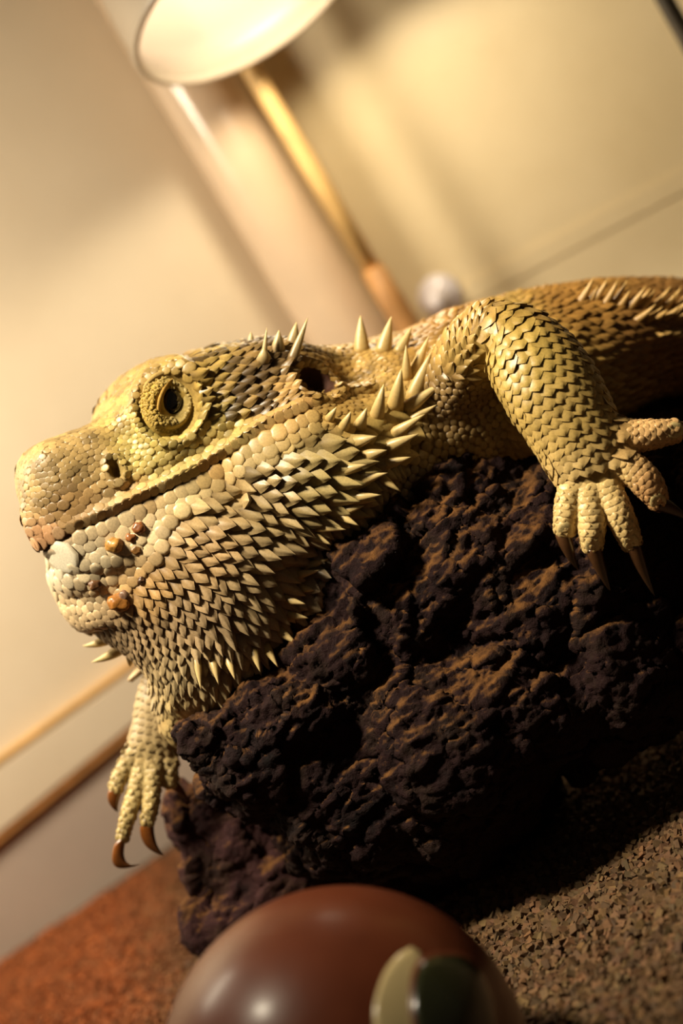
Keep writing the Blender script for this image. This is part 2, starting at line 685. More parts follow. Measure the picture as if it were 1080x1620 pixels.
Rm = np.stack([1 - 2 * (y_ ** 2 + z_ ** 2), 2 * (x_ * y_ - z_ * w_), 2 * (x_ * z_ + y_ * w_),
               2 * (x_ * y_ + z_ * w_), 1 - 2 * (x_ ** 2 + z_ ** 2), 2 * (y_ * z_ - x_ * w_),
               2 * (x_ * z_ - y_ * w_), 2 * (y_ * z_ + x_ * w_), 1 - 2 * (x_ ** 2 + y_ ** 2)], 1).reshape(-1, 3, 3)
vv_ = np.einsum('nij,nkj->nki', Rm, shape * size)
ctr = np.stack([g[:, 0], g[:, 1], rng.uniform(0.0, 0.0013, ng)], 1)
vv_ += ctr[:, None]
lit_orange = np.clip((330 - pu) / 150, 0, 1) * np.clip(1.3 - rng.uniform(0, 1, ng) * 0.8, 0, 1)  # left grains painted as brightly lit orange sand, fading to shaded brown
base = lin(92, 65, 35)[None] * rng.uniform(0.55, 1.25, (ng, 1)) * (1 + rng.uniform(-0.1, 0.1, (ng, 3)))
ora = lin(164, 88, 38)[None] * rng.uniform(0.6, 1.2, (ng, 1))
gc = base * (1 - lit_orange[:, None]) + ora * lit_orange[:, None]
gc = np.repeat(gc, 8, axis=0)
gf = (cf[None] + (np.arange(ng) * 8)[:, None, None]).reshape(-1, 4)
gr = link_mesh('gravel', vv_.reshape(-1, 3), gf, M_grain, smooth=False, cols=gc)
tag(gr, 'coarse brown crushed shell gravel covering the tank floor', 'gravel', kind='stuff')
# ------------------------------------------------------------------ rocks
def rock_mat(name, dust_amt, rough=0.7, tone=1.0):
    m, nt, b = new_mat(name)
    n1 = noise(nt, 90, 6, 0.65)
    r1 = ramp(nt, n1.outputs['Fac'], [(0.30, lin(15, 9, 9) * tone), (0.48, lin(36, 20, 20) * tone), (0.58, lin(37, 24, 19) * tone), (0.72, lin(22, 14, 14) * tone)])
    n2 = noise(nt, 240, 6, 0.7)
    geo = node(nt, 'ShaderNodeNewGeometry')
    sep = node(nt, 'ShaderNodeSeparateXYZ')
    nt.links.new(geo.outputs['Normal'], sep.inputs[0])
    # settled dust: lies where the stone faces upward, in patches
    ma = node(nt, 'ShaderNodeMath', operation='MULTIPLY_ADD')
    ma.inputs[1].default_value = 0.55
    nt.links.new(sep.outputs['Z'], ma.inputs[0])
    nt.links.new(n2.outputs['Fac'], ma.inputs[2])
    n3 = noise(nt, 30, 3)
    ad = node(nt, 'ShaderNodeMath', operation='MULTIPLY_ADD')
    ad.inputs[1].default_value = 0.8
    nt.links.new(n3.outputs['Fac'], ad.inputs[0])
    nt.links.new(ma.outputs[0], ad.inputs[2])
    rr = ramp(nt, ad.outputs[0], [(0.0, (0, 0, 0)), (1.0, (1, 1, 1))])
    mr = node(nt, 'ShaderNodeMapRange')
    mr.inputs['From Min'].default_value = 1.24
    mr.inputs['From Max'].default_value = 1.6
    mr.inputs['To Max'].default_value = dust_amt
    nt.links.new(ad.outputs[0], mr.inputs['Value'])
    mx = node(nt, 'ShaderNodeMix', data_type='RGBA')
    nt.links.new(mr.outputs['Result'], mx.inputs[0])
    nt.links.new(r1.outputs['Color'], mx.inputs[6])
    mx.inputs[7].default_value = (*lin(116, 78, 40), 1)
    nt.links.new(mx.outputs[2], b.inputs['Base Color'])
    b.inputs['Roughness'].default_value = rough
    b.inputs['Specular IOR Level'].default_value = 0.1
    n4 = noise(nt, 900, 5, 0.7)
    bump(nt, b, n4.outputs['Fac'], 0.9, 0.0009)
    return m


def worley_plane(p, seed):
    """height of a randomly tilted facet in each cell: broken angular stone"""
    i = np.floor(p).astype(np.int64)
    best = np.full(len(p), 9.0)
    out = np.zeros(len(p))
    for dx in (-1, 0, 1):
        for dy in (-1, 0, 1):
            for dz in (-1, 0, 1):
                c = i + np.array([dx, dy, dz])
                h = _hash(c[:, 0], c[:, 1], c[:, 2], seed)
                off = np.stack([(h % 1021) / 1021.0, (h // 1021 % 1019) / 1019.0, (h // 1040399 % 1013) / 1013.0], 1)
                r = p - (c + off)
                d = (r * r).sum(1)
                m = d < best
                best = np.where(m, d, best)
                out = np.where(m, (r * _g[(h >> 7) % 512]).sum(1) + ((h >> 3) % 97 / 97.0 - 0.5) * 0.5, out)
    return out


def build_rock(name, blobs, voxel, mat, amp, seed):
    V, Q, N = remesh([ellipsoid(*bb) for bb in blobs], voxel, 26, 0.8)
    for k in range(2):
        N = vnormals(V, Q)
        if k == 0:      # big facets and ledges
            d = fbm(V / 170.0, 3, seed + 5) * 30
            for cs, am, sd in ((150.0, 0.20, 0), (60.0, 0.16, 7)):
                Wp = V / cs + np.stack([fbm(V / (cs * 0.8), 2, seed + sd + k_) for k_ in range(3)], 1) * 0.3
                ph = worley_plane(Wp, seed + sd)
                d += np.clip(ph * am * cs, -0.17 * cs, 0.17 * cs)
        else:           # pits, chips and grain
            # strata run from lower left to upper right
            a_, b__, c_ = V @ np.array([0.80, 0, 0.60]), V[:, 1], V @ np.array([-0.60, 0, 0.80])
            S_ = np.stack([a_ / 90.0, b__ / 60.0, c_ / 38.0], 1)
            d = fbm(S_, 5, seed + 20, True) * 11 + fbm(S_ * 3.1, 3, seed + 60, True) * 3.5
            d += np.clip(worley_plane(V / 26.0 + fbm(V / 22.0, 2, seed + 9)[:, None] * 0.4, seed + 3) * 4, -2, 2)
            d += fbm(V / 13.0, 2, seed + 31) * 3.4
            e1, e2, _ = worley(V / 70.0, seed + 44)
            d -= 8 * np.clip(0.2 - e1, 0, 0.2) / 0.2
        V = V + N * (d * amp)[:, None]
    return V, Q


ROCK_BLOBS = [
    (735, 890, 165, 150, 172, 175), (640, 975, 150, 150, 170, 165), (560, 1060, 140, 140, 130, 150),
    (860, 985, 150, 215, 230, 170), (1000, 900, 190, 190, 200, 200), (1170, 900, 240, 230, 230, 260),
    (480, 1140, 120, 150, 95, 140), (372, 1172, 95, 92, 62, 95), (330, 1165, 80, 52, 36, 60),
    (420, 1215, 110, 100, 62, 100), (560, 1230, 140, 130, 130, 150), (600, 1310, 160, 125, 88, 150),
    (700, 1180, 110, 190, 170, 175), (820, 1110, 120, 190, 130, 180), (980, 1060, 130, 130, 115, 180),
    (690, 1330, 150, 80, 70, 150), (1100, 1010, 200, 130, 100, 200), (520, 1350, 200, 60, 55, 110),
    (860, 790, 330, 260, 120, 200), (1040, 760, 420, 200, 110, 220), (1090, 735, 500, 170, 110, 180), (640, 1240, 330, 240, 190, 170),
]
Vr, Qr = build_rock('rock', ROCK_BLOBS, 3.8, None, 1.0, 3)
M_rock = rock_mat('dark_lava_rock', 0.85)
rock = link_mesh('basking_rock', toW(Vr), Qr, M_rock)
tag(rock, 'large dark purplish brown rock carrying the lizard, dusted with sand', 'rock')
rock_bvh = BVHTree.FromPolygons([tuple(p) for p in Vr], Qr.tolist())

Vr2, Qr2 = build_rock('rock', [(315, 1290, 330, 58, 62, 70), (360, 1350, 340, 68, 80, 90), (420, 1410, 350, 100, 75, 100),
                               (430, 1310, 380, 80, 90, 90), (400, 1470, 350, 110, 70, 100)], 5.0, None, 0.7, 12)
rock2 = link_mesh('brown_rock', toW(Vr2), Qr2, rock_mat('brown_pitted_rock', 1.0, 0.8, 2.6))
tag(rock2, 'smaller brown pitted rock behind the prong of the big rock', 'rock')
# ------------------------------------------------------------------ bearded dragon: body
HN = np.array([0.34, -0.925, 0.16])
HN /= np.linalg.norm(HN)
HQ0 = np.array([60.0, 60.0, -800.0])               # point of the head's middle plane


def head_q(A1, B1, Y):
    """head coordinates (back, up, towards the camera side) -> photo space"""
    A = A1 + 0.33 * Y + 0.045 * (Y - abs(Y))
    B = B1 - 0.10 * abs(Y)
    x = 0.906 * A - 0.423 * B
    z = 0.423 * A + 0.906 * B
    y = (HN[0] * x + HN[2] * z - Y) / -HN[1]
    return (60 + x, 60 + y, z - 800)


SEC = [  # back, top, brow(B,Y), cheek(B,Y), lip(B,Y), jaw(B,Y), bottom
    (-18, 20, 12, 14, -10, 20, -42, 18, -74, 16, -88),
    (-8, 50, 38, 30, 4, 40, -50, 36, -96, 30, -114),
    (8, 74, 60, 44, 12, 56, -60, 50, -114, 44, -138),
    (32, 89, 74, 54, 14, 68, -62, 66, -128, 60, -150),
    (83, 86, 70, 60, 12, 77, -62, 87, -142, 84, -178),
    (140, 84, 72, 66, 18, 90, -57, 106, -152, 106, -195),
    (182, 106, 98, 84, 34, 106, -54, 118, -152, 118, -200),
    (230, 123, 114, 106, 42, 118, -51, 130, -150, 130, -205),
    (300, 112, 102, 120, 40, 142, -40, 156, -145, 158, -205),
    (391, 96, 84, 132, 30, 165, -25, 186, -130, 190, -195),
    (440, 80, 66, 132, 14, 170, -15, 192, -120, 198, -185),
    (480, 52, 38, 116, -8, 158, -30, 186, -120, 190, -180),
    (540, 26, 10, 100, -30, 140, -60, 165, -120, 165, -170),
    (620, 10, -5, 90, -40, 120, -70, 140, -120, 140, -160),
]


def head_shell():
    secs = catmull(SEC, 5)
    rings = []
    for s in secs:
        A, bt, bb, yb, bc, yc, bl, yl, bj, yj, bo = s
        half = [(bt, 0), (bt - 1.5, yb * 0.55), (bb, yb), (bc, yc), (bl + 14, yl + 1), (bl - 12, yl), (bj, yj), (bo + 12, yj * 0.55), (bo, 0)]
        full = half + [(p[0], -p[1]) for p in half[-2:0:-1]]
        pts = np.array(full + full[:1], float)
        cl = np.vstack([pts[-3:-1], pts, pts[1:3]])
        sm = catmull(cl, 4)[8:-8][:len(full) * 4]
        rings.append([head_q(A, b_, y_) for b_, y_ in sm])
    R = np.array(rings)
    return rings_mesh(R, 0.35)


ARM_UP = [(690, 660, 170, 66, 70), (722, 600, 110, 58, 62), (755, 548, 60, 50, 54), (782, 522, 26, 44, 48), (806, 528, 10, 42, 46)]
ARM_FORE = [(790, 524, 22, 40, 42), (812, 535, 8, 54, 50), (838, 566, -10, 67, 56), (868, 610, -24, 73, 56), (898, 660, -32, 69, 48),
            (922, 706, -38, 66, 38), (934, 745, -42, 58, 30), (940, 778, -44, 46, 24)]
FINGERS = [
    [(912, 752, -42, 24, 22), (902, 785, -52, 23, 22), (896, 818, -56, 22, 21), (893, 842, -50, 18, 18)],
    [(928, 758, -44, 25, 23), (934, 800, -60, 23, 22), (936, 838, -64, 22, 21), (937, 866, -54, 17, 17)],
    [(950, 752, -44, 26, 24), (970, 795, -60, 24, 22), (988, 832, -62, 22, 21), (999, 862, -50, 17, 17)],
    [(962, 722, -42, 29, 26), (1000, 742, -54, 27, 24), (1028, 770, -54, 25, 23), (1042, 797, -46, 18, 18)],
    [(945, 684, -36, 32, 28), (995, 690, -42, 28, 25), (1040, 686, -42, 23, 22), (1070, 680, -38, 18, 18)],
]
CLAWS = [  # base, control, tip, radius, depth base, depth tip
    ((890, 842), (899, 874), (914, 902), 13, -56, -44),
    ((937, 866), (950, 900), (966, 938), 13, -62, -40),
    ((1001, 862), (1014, 898), (1036, 945), 12, -58, -38),
    ((1040, 796), (1062, 803), (1096, 826), 14, -54, -36),
    ((1068, 680), (1088, 674), (1112, 672), 12, -38, -28),
]
FAR_ARM = [(330, 1010, 230, 60, 60), (290, 1060, 238, 52, 52), (262, 1110, 242, 44, 44), (250, 1150, 242, 38, 34), (242, 1182, 240, 38, 26), (236, 1206, 238, 32, 20)]
FAR_F = [
    [(216, 1180, 238, 17, 17), (199, 1212, 236, 15, 15), (187, 1235, 234, 14, 14), (184, 1250, 234, 11, 11)],
    [(226, 1200, 234, 18, 18), (215, 1250, 226, 16, 16), (203, 1290, 222, 14, 14), (193, 1328, 222, 11, 11)],
    [(242, 1195, 230, 19, 18), (241, 1240, 222, 16, 16), (238, 1275, 218, 14, 14), (232, 1304, 220, 11, 11)],
    [(262, 1180, 236, 19, 18), (268, 1205, 232, 16, 16), (269, 1224, 232, 15, 15), (266, 1242, 234, 12, 12)],
    [(256, 1170, 250, 17, 17), (262, 1200, 262, 15, 15), (268, 1220, 272, 13, 13), (272, 1236, 280, 11, 11)],
]
FAR_CLAWS = [
    ((183, 1250), (177, 1270), (186, 1285), 12, 234, 230),
    ((191, 1328), (180, 1376), (222, 1367), 14, 222, 216),
    ((232, 1303), (234, 1338), (259, 1353), 13, 220, 214),
    ((270, 1240), (284, 1246), (298, 1270), 9, 234, 240),
    ((274, 1236), (284, 1250), (290, 1268), 8, 282, 290),
]
TRUNK = [(470, 770, 215, 140, 140), (560, 720, 235, 165, 170), (660, 680, 270, 152, 200), (760, 645, 330, 158, 225), (870, 590, 410, 132, 225),
         (980, 545, 480, 98, 215), (1090, 535, 540, 84, 200), (1230, 560, 560, 80, 180), (1380, 600, 560, 62, 110), (1520, 640, 540, 36, 50), (1700, 700, 520, 22, 24), (1900, 790, 500, 8, 8)]
CHEST = [(650, 700, 200, 110, 140), (600, 790, 185, 96, 125), (520, 890, 180, 92, 115), (455, 985, 175, 72, 100), (400, 1060, 175, 50, 80)]
THROAT = [(300, 810, 135, 195, 120), (298, 860, 130, 226, 124), (302, 910, 128, 216, 122), (316, 960, 128, 176, 116), (322, 1010, 130, 150, 106),
          (318, 1060, 140, 104, 94), (300, 1110, 165, 58, 66), (292, 1150, 185, 42, 50)]
FLANK = [(400, 745, 100, 120, 90), (490, 735, 84, 135, 84), (560, 715, 84, 112, 66), (620, 680, 96, 66, 40)]

shells = [head_shell()]
TUBES = {}
for nm, st in (('up', ARM_UP), ('fore', ARM_FORE), ('trunk', TRUNK), ('chest', CHEST), ('throat', THROAT), ('flank', FLANK), ('far', FAR_ARM)):
    R, c, T, ra, rb = tube_rings(st, 6, 28)
    TUBES[nm] = (R, c, T, ra, rb)
    shells.append(rings_mesh(R, 0.6))
for k, st in enumerate(FINGERS + FAR_F):
    sl = 0.90 if k < 5 else 0.76
    st = [(a_[0], a_[1], a_[2], a_[3] * sl, a_[4] * sl) for a_ in st]
    R, c, T, ra, rb = tube_rings(st, 5, 18)
    TUBES['f%d' % k] = (R, c, T, ra, rb)
    shells.append(rings_mesh(R, 0.9))
# folds: shoulder, elbow, beard under the jaw corner
shells.append(ellipsoid(705, 640, 190, 70, 80, 90))
shells.append(ellipsoid(172, 900, 92, 92, 62, 72))
Vb, Qb, Nb = remesh(shells, 3.6, 9, 0.5)


def canon(V):
    """fold the far half of the head onto the near half (shared pattern)"""
    Yd = (V - HQ0) @ HN
    far = (Yd < 0) & (V[:, 0] < 600)
    C = V.copy()
    C[far] -= 2 * Yd[far][:, None] * HN
    return C, far


MOUTH = np.array([(60, 876), (75, 866), (100, 851), (140, 835), (190, 815), (230, 795), (280, 771), (320, 750), (360, 725), (400, 697), (440, 673), (490, 650), (520, 641)], float)


def poly_dist(uv, line):
    best = np.full(len(uv), 1e9)
    side = np.zeros(len(uv))
    par = np.zeros(len(uv))
    for k in range(len(line) - 1):
        a, b_ = line[k], line[k + 1]
        d = b_ - a
        t = np.clip(((uv - a) @ d) / (d @ d), 0, 1)
        r = uv - (a + t[:, None] * d)
        dist = np.linalg.norm(r, axis=1)
        m = dist < best
        best = np.where(m, dist, best)
        side = np.where(m, np.sign(d[0] * r[:, 1] - d[1] * r[:, 0]), side)   # + below (image)
        par = np.where(m, (k + t) / (len(line) - 1), par)
    return best, side, par


def ell(uv, u, v, a, b_, rot=0.0):
    c, s = math.cos(rot), math.sin(rot)
    du, dv = uv[:, 0] - u, uv[:, 1] - v
    return np.sqrt(((du * c + dv * s) / a) ** 2 + ((-du * s + dv * c) / b_) ** 2)


def sculpt(V, N):
    C, far = canon(V)
    uv = np.stack([C[:, 0], -C[:, 2]], 1)
    headm = (C[:, 1] < 190) & (uv[:, 0] < 640) & (uv[:, 1] < 960)
    d = np.zeros(len(V))
    dist, side, par = poly_dist(uv, MOUTH)
    fade = np.clip((1 - par) * 8, 0, 1)
    d += -9 * np.exp(-(dist / 4.5) ** 2) * fade                       # mouth slit
    lip = np.exp(-((dist - 15) / 9) ** 2) * (side < 0) * np.clip(par * 6 - 0.8, 0, 1)
    d += 6.0 * lip * fade                                             # upper lip ridge
    d -= 5.0 * np.exp(-((dist - 34) / 9) ** 2) * (side < 0) * np.clip(par * 6 - 1.5, 0, 1) * fade
    e = ell(uv, 269, 640, 47, 53, 0.1)
    d += -15 * np.clip(1.12 - e, 0, 0.35) / 0.35                       # orbit
    d += 7 * np.exp(-((e - 1.22) / 0.14) ** 2)                         # orbit rim
    brow = np.exp(-ell(uv, 262, 580, 62, 14, -0.15) ** 2)
    d += 7 * brow
    e = ell(uv, 499, 601, 36, 19, 0.42)
    d += -40 * np.clip(1.08 - e, 0, 0.5) / 0.5                         # ear opening
    d += 5 * np.exp(-((e - 1.35) / 0.2) ** 2)
    e = ell(uv, 183, 743, 9, 14, -0.35)
    d += -18 * np.clip(1.1 - e, 0, 0.7) / 0.7                          # nostril
    d += 6 * np.exp(-((e - 1.7) / 0.5) ** 2)
    # hollow before the eye, fold behind the jaw corner
    d -= 7 * np.exp(-ell(uv, 200, 690, 30, 26) ** 2)
    d -= 8 * np.exp(-ell(uv, 372, 790, 14, 60, 0.95) ** 2)
    d -= 14 * np.exp(-ell(uv, 545, 595, 40, 30) ** 2)
    d = d * headm
    d += fbm(V / 40.0, 3, 77) * 2.2
    return V + N * d[:, None]


Nb = vnormals(Vb, Qb)
Vb = sculpt(Vb, Nb)
Nb = vnormals(Vb, Qb)
bvh = BVHTree.FromPolygons([tuple(p) for p in Vb], Qb.tolist())


def surf(u, v, y0=-900):
    """first skin point seen along a pixel's line"""
    h = bvh.ray_cast(Vector((u, y0, -v)), Vector((0, 1, 0)))
    if h[0] is None:
        n = bvh.find_nearest(Vector((u, 0, -v)))
        return np.array(n[0]), np.array(n[1])
    nn = np.array(h[1])
    return np.array(h[0]), nn if nn[1] < 0.2 else -nn


# colour, scale size and growth direction: values set at points of the animal, blended
PAL = [  # u, v, reach, rgb
    (60, 760, 45, (158, 131, 83)), (120, 720, 45, (160, 133, 84)), (110, 800, 40, (156, 123, 77)), (180, 640, 40, (166, 138, 80)),
    (70, 850, 25, (176, 132, 92)), (250, 640, 50, (186, 156, 70)), (230, 700, 40, (184, 164, 92)), (300, 720, 35, (178, 158, 96)), (290, 575, 35, (158, 130, 70)),
    (330, 590, 35, (176, 148, 80)), (390, 600, 40, (146, 118, 70)), (430, 570, 30, (126, 100, 62)), (460, 545, 30, (138, 110, 64)), (350, 660, 30, (172, 150, 84)),
    (450, 640, 40, (186, 150, 92)), (550, 620, 50, (184, 150, 84)), (330, 735, 22, (190, 150, 92)), (220, 790, 22, (186, 148, 94)),
    (95, 890, 34, (194, 181, 154)), (150, 890, 40, (194, 176, 142)), (220, 850, 40, (214, 190, 148)), (300, 800, 35, (200, 176, 128)),
    (140, 945, 30, (196, 170, 130)), (230, 930, 50, (196, 158, 104)), (320, 870, 50, (194, 162, 116)), (200, 1000, 40, (158, 134, 102)),
    (300, 980, 55, (174, 148, 112)), (420, 800, 50, (184, 160, 114)), (520, 760, 60, (180, 160, 106)), (420, 920, 60, (168, 146, 108)),
    (600, 680, 50, (190, 164, 96)), (300, 1060, 50, (170, 150, 112)), (420, 1030, 40, (160, 142, 112)), (640, 790, 50, (128, 112, 90)), (540, 900, 50, (124, 110, 92)),
    (720, 640, 55, (138, 112, 72)), (720, 540, 50, (178, 150, 84)), (830, 560, 70, (192, 164, 88)), (900, 650, 60, (198, 168, 98)), (930, 760, 60, (210, 180, 118)),
    (940, 840, 50, (214, 184, 124)), (1040, 690, 50, (210, 168, 112)), (1040, 780, 40, (206, 158, 104)), (700, 510, 60, (170, 126, 60)), (900, 470, 70, (160, 118, 58)), (1040, 520, 70, (140, 100, 52)),
    (200, 608, 40, (158, 128, 76)), (228, 584, 30, (156, 128, 74)), (180, 600, 40, (154, 126, 76)),
    (250, 1150, 50, (188, 164, 108)), (230, 1250, 60, (196, 172, 112)),
]
PU = np.array([(p[0], p[1]) for p in PAL], float)
PR = np.array([p[2] for p in PAL], float)
PC = np.array([lin(*p[3]) for p in PAL])


def skin_colour(V):
    C, far = canon(V)
    uv = np.stack([C[:, 0], -C[:, 2]], 1)
    out = np.zeros((len(V), 3))
    wt = np.zeros(len(V))
    for k in range(len(PAL)):
        d2 = ((uv - PU[k]) ** 2).sum(1) / (PR[k] * 1.1) ** 2
        w = 1.0 / (0.15 + d2) ** 2.2
        out += w[:, None] * PC[k]
        wt += w
    out = out / wt[:, None]
    f_ = (far & (V[:, 2] > -760))[:, None] * 0.75
    return out * (1 - f_) + lin(160, 130, 80) * f_


SZ = [(60, 760, 10), (130, 720, 10), (130, 800, 15), (200, 690, 8.5), (185, 620, 11), (250, 570, 11), (320, 580, 17), (390, 600, 18), (440, 600, 15), (340, 690, 13), (270, 710, 11),
      (450, 655, 12), (540, 630, 10), (590, 600, 10), (520, 555, 11), (330, 640, 13),
      (110, 905, 20), (170, 890, 18), (230, 850, 20), (310, 800, 22), (400, 740, 22), (150, 950, 13), (220, 930, 16), (300, 870, 20), (260, 970, 15), (200, 1010, 12), (350, 940, 20),
      (430, 830, 24), (520, 750, 27), (600, 690, 28), (470, 900, 24), (330, 1020, 18), (420, 980, 22), (260, 1080, 14), (400, 1040, 19), (650, 780, 13), (560, 880, 13), (700, 640, 11), (720, 550, 16), (820, 480, 14), (950, 520, 18), (1060, 520, 18),
      (250, 1150, 13), (230, 1250, 12)]
SU = np.array([(p[0], p[1]) for p in SZ], float)
SS = np.array([p[2] for p in SZ], float)
FLOW = [(80, 760, .9, .1), (150, 680, .8, .5), (300, 580, .9, .4), (400, 590, .9, .35), (450, 650, .9, .3), (560, 620, .9, .25), (270, 720, .9, .3), (120, 900, .7, -.6), (160, 950, .6, -.8), (230, 900, .85, -.5),
        (220, 980, .5, -.9), (250, 1060, .15, -1), (320, 860, .95, -.3), (320, 960, .6, -.8), (330, 1040, .25, -1), (420, 860, .95, -.3), (420, 980, .7, -.7), (410, 1050, .3, -1), (480, 920, .9, -.4), (520, 780, 1, -.1),
        (600, 700, .95, .25), (640, 610, .6, .8), (430, 730, .95, .1), (720, 540, .6, .7), (700, 650, .3, -.8), (650, 780, .3, -.9), (560, 880, .3, -.9), (900, 480, 1, .1), (1050, 500, 1, .1), (250, 1150, -.2, -1), (230, 1250, -.2, -1)]
FU = np.array([(p[0], p[1]) for p in FLOW], float)
FD = np.array([(p[2], p[3]) for p in FLOW], float)


def blend(uv, C, X, p=2.5):
    d2 = ((uv[:, None] - C[None]) ** 2).sum(2) / 2500.0
    w = 1 / (0.05 + d2) ** p
    w /= w.sum(1)[:, None]
    return w @ X


# ------------------------------------------------------------------ scale shapes (x = growth direction, z = out)
def tpl_pebble(n=8):
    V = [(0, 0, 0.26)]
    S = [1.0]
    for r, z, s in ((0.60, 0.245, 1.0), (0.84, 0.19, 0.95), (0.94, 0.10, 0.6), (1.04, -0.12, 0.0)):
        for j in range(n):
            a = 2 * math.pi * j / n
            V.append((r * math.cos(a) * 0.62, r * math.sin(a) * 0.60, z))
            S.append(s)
    Fc = [(0, 1 + j, 1 + (j + 1) % n) for j in range(n)]
    for k in range(3):
        for j in range(n):
            a, b_ = 1 + k * n + j, 1 + k * n + (j + 1) % n
            Fc.append((a, a + n, b_ + n, b_))
    return np.array(V), Fc, np.array(S)


def tpl_keel(length=0.95, lift=0.30, width=0.52):
    """pointed keeled scale; the skirt has its own vertices so the border stays crisp"""
    st = [(-0.55, 0.55, -0.02, 0.04, .1), (-0.24, 0.97, 0.02, 0.12, .45), (0.12, 1.0, 0.05, 0.13 + lift * 0.4, .8),
          (0.12 + (length - .12) * .5, 0.60, 0.04 + lift * .45, 0.11 + lift * 0.75, .95), (0.12 + (length - .12) * .8, 0.26, 0.02 + lift * .75, 0.06 + lift * 0.92, 1.0)]
    V, S, Fc = [], [], []
    n = 5
    for x, w, ze, zk, s in st:
        w *= width
        V += [(x, -w, ze), (x, -w * .45, ze + (zk - ze) * .50), (x, 0, zk + .03), (x, w * .45, ze + (zk - ze) * .50), (x, w, ze)]
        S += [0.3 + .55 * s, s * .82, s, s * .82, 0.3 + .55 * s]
    m = len(st)
    for i in range(m - 1):
        for j in range(n - 1):
            Fc.append((i * n + j, i * n + n + j, i * n + n + j + 1, i * n + j + 1))
    V.append((length, 0, lift * 0.95))
    S.append(1.0)
    t = len(V) - 1
    for j in range(n - 1):
        Fc.append(((m - 1) * n + j, t, (m - 1) * n + j + 1))
    for sgn in (-1, 1):
        b0 = len(V)
        for x, w, ze, zk, s in st:
            w *= width
            V += [(x, sgn * w, ze), (x - 0.03, sgn * w * 0.9, ze - 0.2)]
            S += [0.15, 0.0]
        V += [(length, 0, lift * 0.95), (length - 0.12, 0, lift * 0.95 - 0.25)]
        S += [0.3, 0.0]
        for i in range(m):
            q = (b0 + 2 * i, b0 + 2 * i + 1, b0 + 2 * i + 3, b0 + 2 * i + 2)
            Fc.append(q if sgn < 0 else q[::-1])
    return np.array(V), Fc, np.array(S)


TPL = {'pebble': tpl_pebble(), 'keel': tpl_keel(), 'point': tpl_keel(1.02, 0.34, 0.56), 'long': tpl_keel(1.45, 0.45, 0.48), 'arm': tpl_keel(0.72, 0.20, 0.62), 'flat': tpl_keel(0.66, 0.11, 0.58)}
SCALES = []      # dicts: kind, pos, x, y, z, size, col, edge


def add_scale(kind, pos, nrm, flow3, size, colr, edge=0.55, sx=1.0, sy=1.0, sz=1.0, tilt=0.0, indiv=True):
    z = nrm / np.linalg.norm(nrm)
    x = flow3 - z * (flow3 @ z)
    ln = np.linalg.norm(x)
    if ln < 1e-6:
        x = np.array([1.0, 0, 0]) - z * z[0]
        ln = np.linalg.norm(x)
    x /= ln
    y = np.cross(z, x)
    if tilt:
        x, z = x * math.cos(tilt) + z * math.sin(tilt), z * math.cos(tilt) - x * math.sin(tilt)
    SCALES.append((kind, pos, x * sx, y * sy, z * sz, size, colr, edge, indiv))


# --- field scales on head, beard, neck, trunk: even spacing, then relaxed
fc = Vb[Qb].mean(1)
fn = np.cross(Vb[Qb[:, 2]] - Vb[Qb[:, 0]], Vb[Qb[:, 3]] - Vb[Qb[:, 1]])
fn /= np.linalg.norm(fn, axis=1)[:, None] + 1e-9
Cf, farf = canon(fc)
uvf = np.stack([Cf[:, 0], -Cf[:, 2]], 1)
rawuv = np.stack([fc[:, 0], -fc[:, 2]], 1)


def near_tube(names, V, slack=14):
    out = np.zeros(len(V), bool)
    for nm in names:
        R, c, T, ra, rb = TUBES[nm]
        for k in range(len(c)):
            rr = max(ra[k], rb[k]) + slack
            out |= ((V - c[k]) ** 2).sum(1) < rr * rr
    return out


arm_zone = near_tube(['fore'] + ['f%d' % k for k in range(10)], fc, 6) & (fc[:, 1] < 75)
arm_zone |= near_tube(['f%d' % k for k in range(5, 10)], fc, 6)
orbit = (ell(uvf, 269, 640, 48, 53, 0.1) < np.where(farf, 0.6, 1.0)) & (Cf[:, 1] < 120)
ear = (ell(uvf, 499, 601, 36, 19, 0.42) < 1) & (Cf[:, 1] < 190)
nost = (ell(uvf, 183, 743, 16, 21, -0.35) < 1) & (Cf[:, 1] < 120)
md, ms, mp = poly_dist(uvf, MOUTH)
labial = (Cf[:, 1] < 150) & (uvf[:, 0] < 500) & (((ms > 0) & (md < np.where(uvf[:, 0] < 260, 52, 38))) | ((ms <= 0) & (md < 27) & (mp > 0.02))) & (uvf[:, 1] < 905)
ok = ~(arm_zone | orbit | ear | nost | labial) & (rawuv[:, 0] < 1200)
size_f = np.zeros(len(fc))
ids = np.nonzero(ok)[0]
size_f[ids] = np.concatenate([blend(uvf[ids[k:k + 20000]], SU, SS) for k in range(0, len(ids), 20000)])
away = (fn[:, 1] > 0.25) | (farf & (fc[:, 1] > 150))
size_f[away] *= 1.5
order = rng.permutation(ids)
cell = 30.0
gridh = {}
pick = []
for i in order:
    p = fc[i]
    r = size_f[i] * 0.80
    ci = (int(p[0] // cell), int(p[1] // cell), int(p[2] // cell))
    good = True
    for dx in (-1, 0, 1):
        for dy in (-1, 0, 1):
            for dz in (-1, 0, 1):
                for (qx, qy, qz, qr) in gridh.get((ci[0] + dx, ci[1] + dy, ci[2] + dz), ()):
                    rr = max(r, qr)
                    if (p[0] - qx) ** 2 + (p[1] - qy) ** 2 + (p[2] - qz) ** 2 < rr * rr:
                        good = False
                        break
                if not good:
                    break
            if not good:
                break
        if not good:
            break
    if good:
        gridh.setdefault(ci, []).append((p[0], p[1], p[2], r))
        pick.append(i)
pts = fc[pick].copy()
prr = size_f[pick].copy()
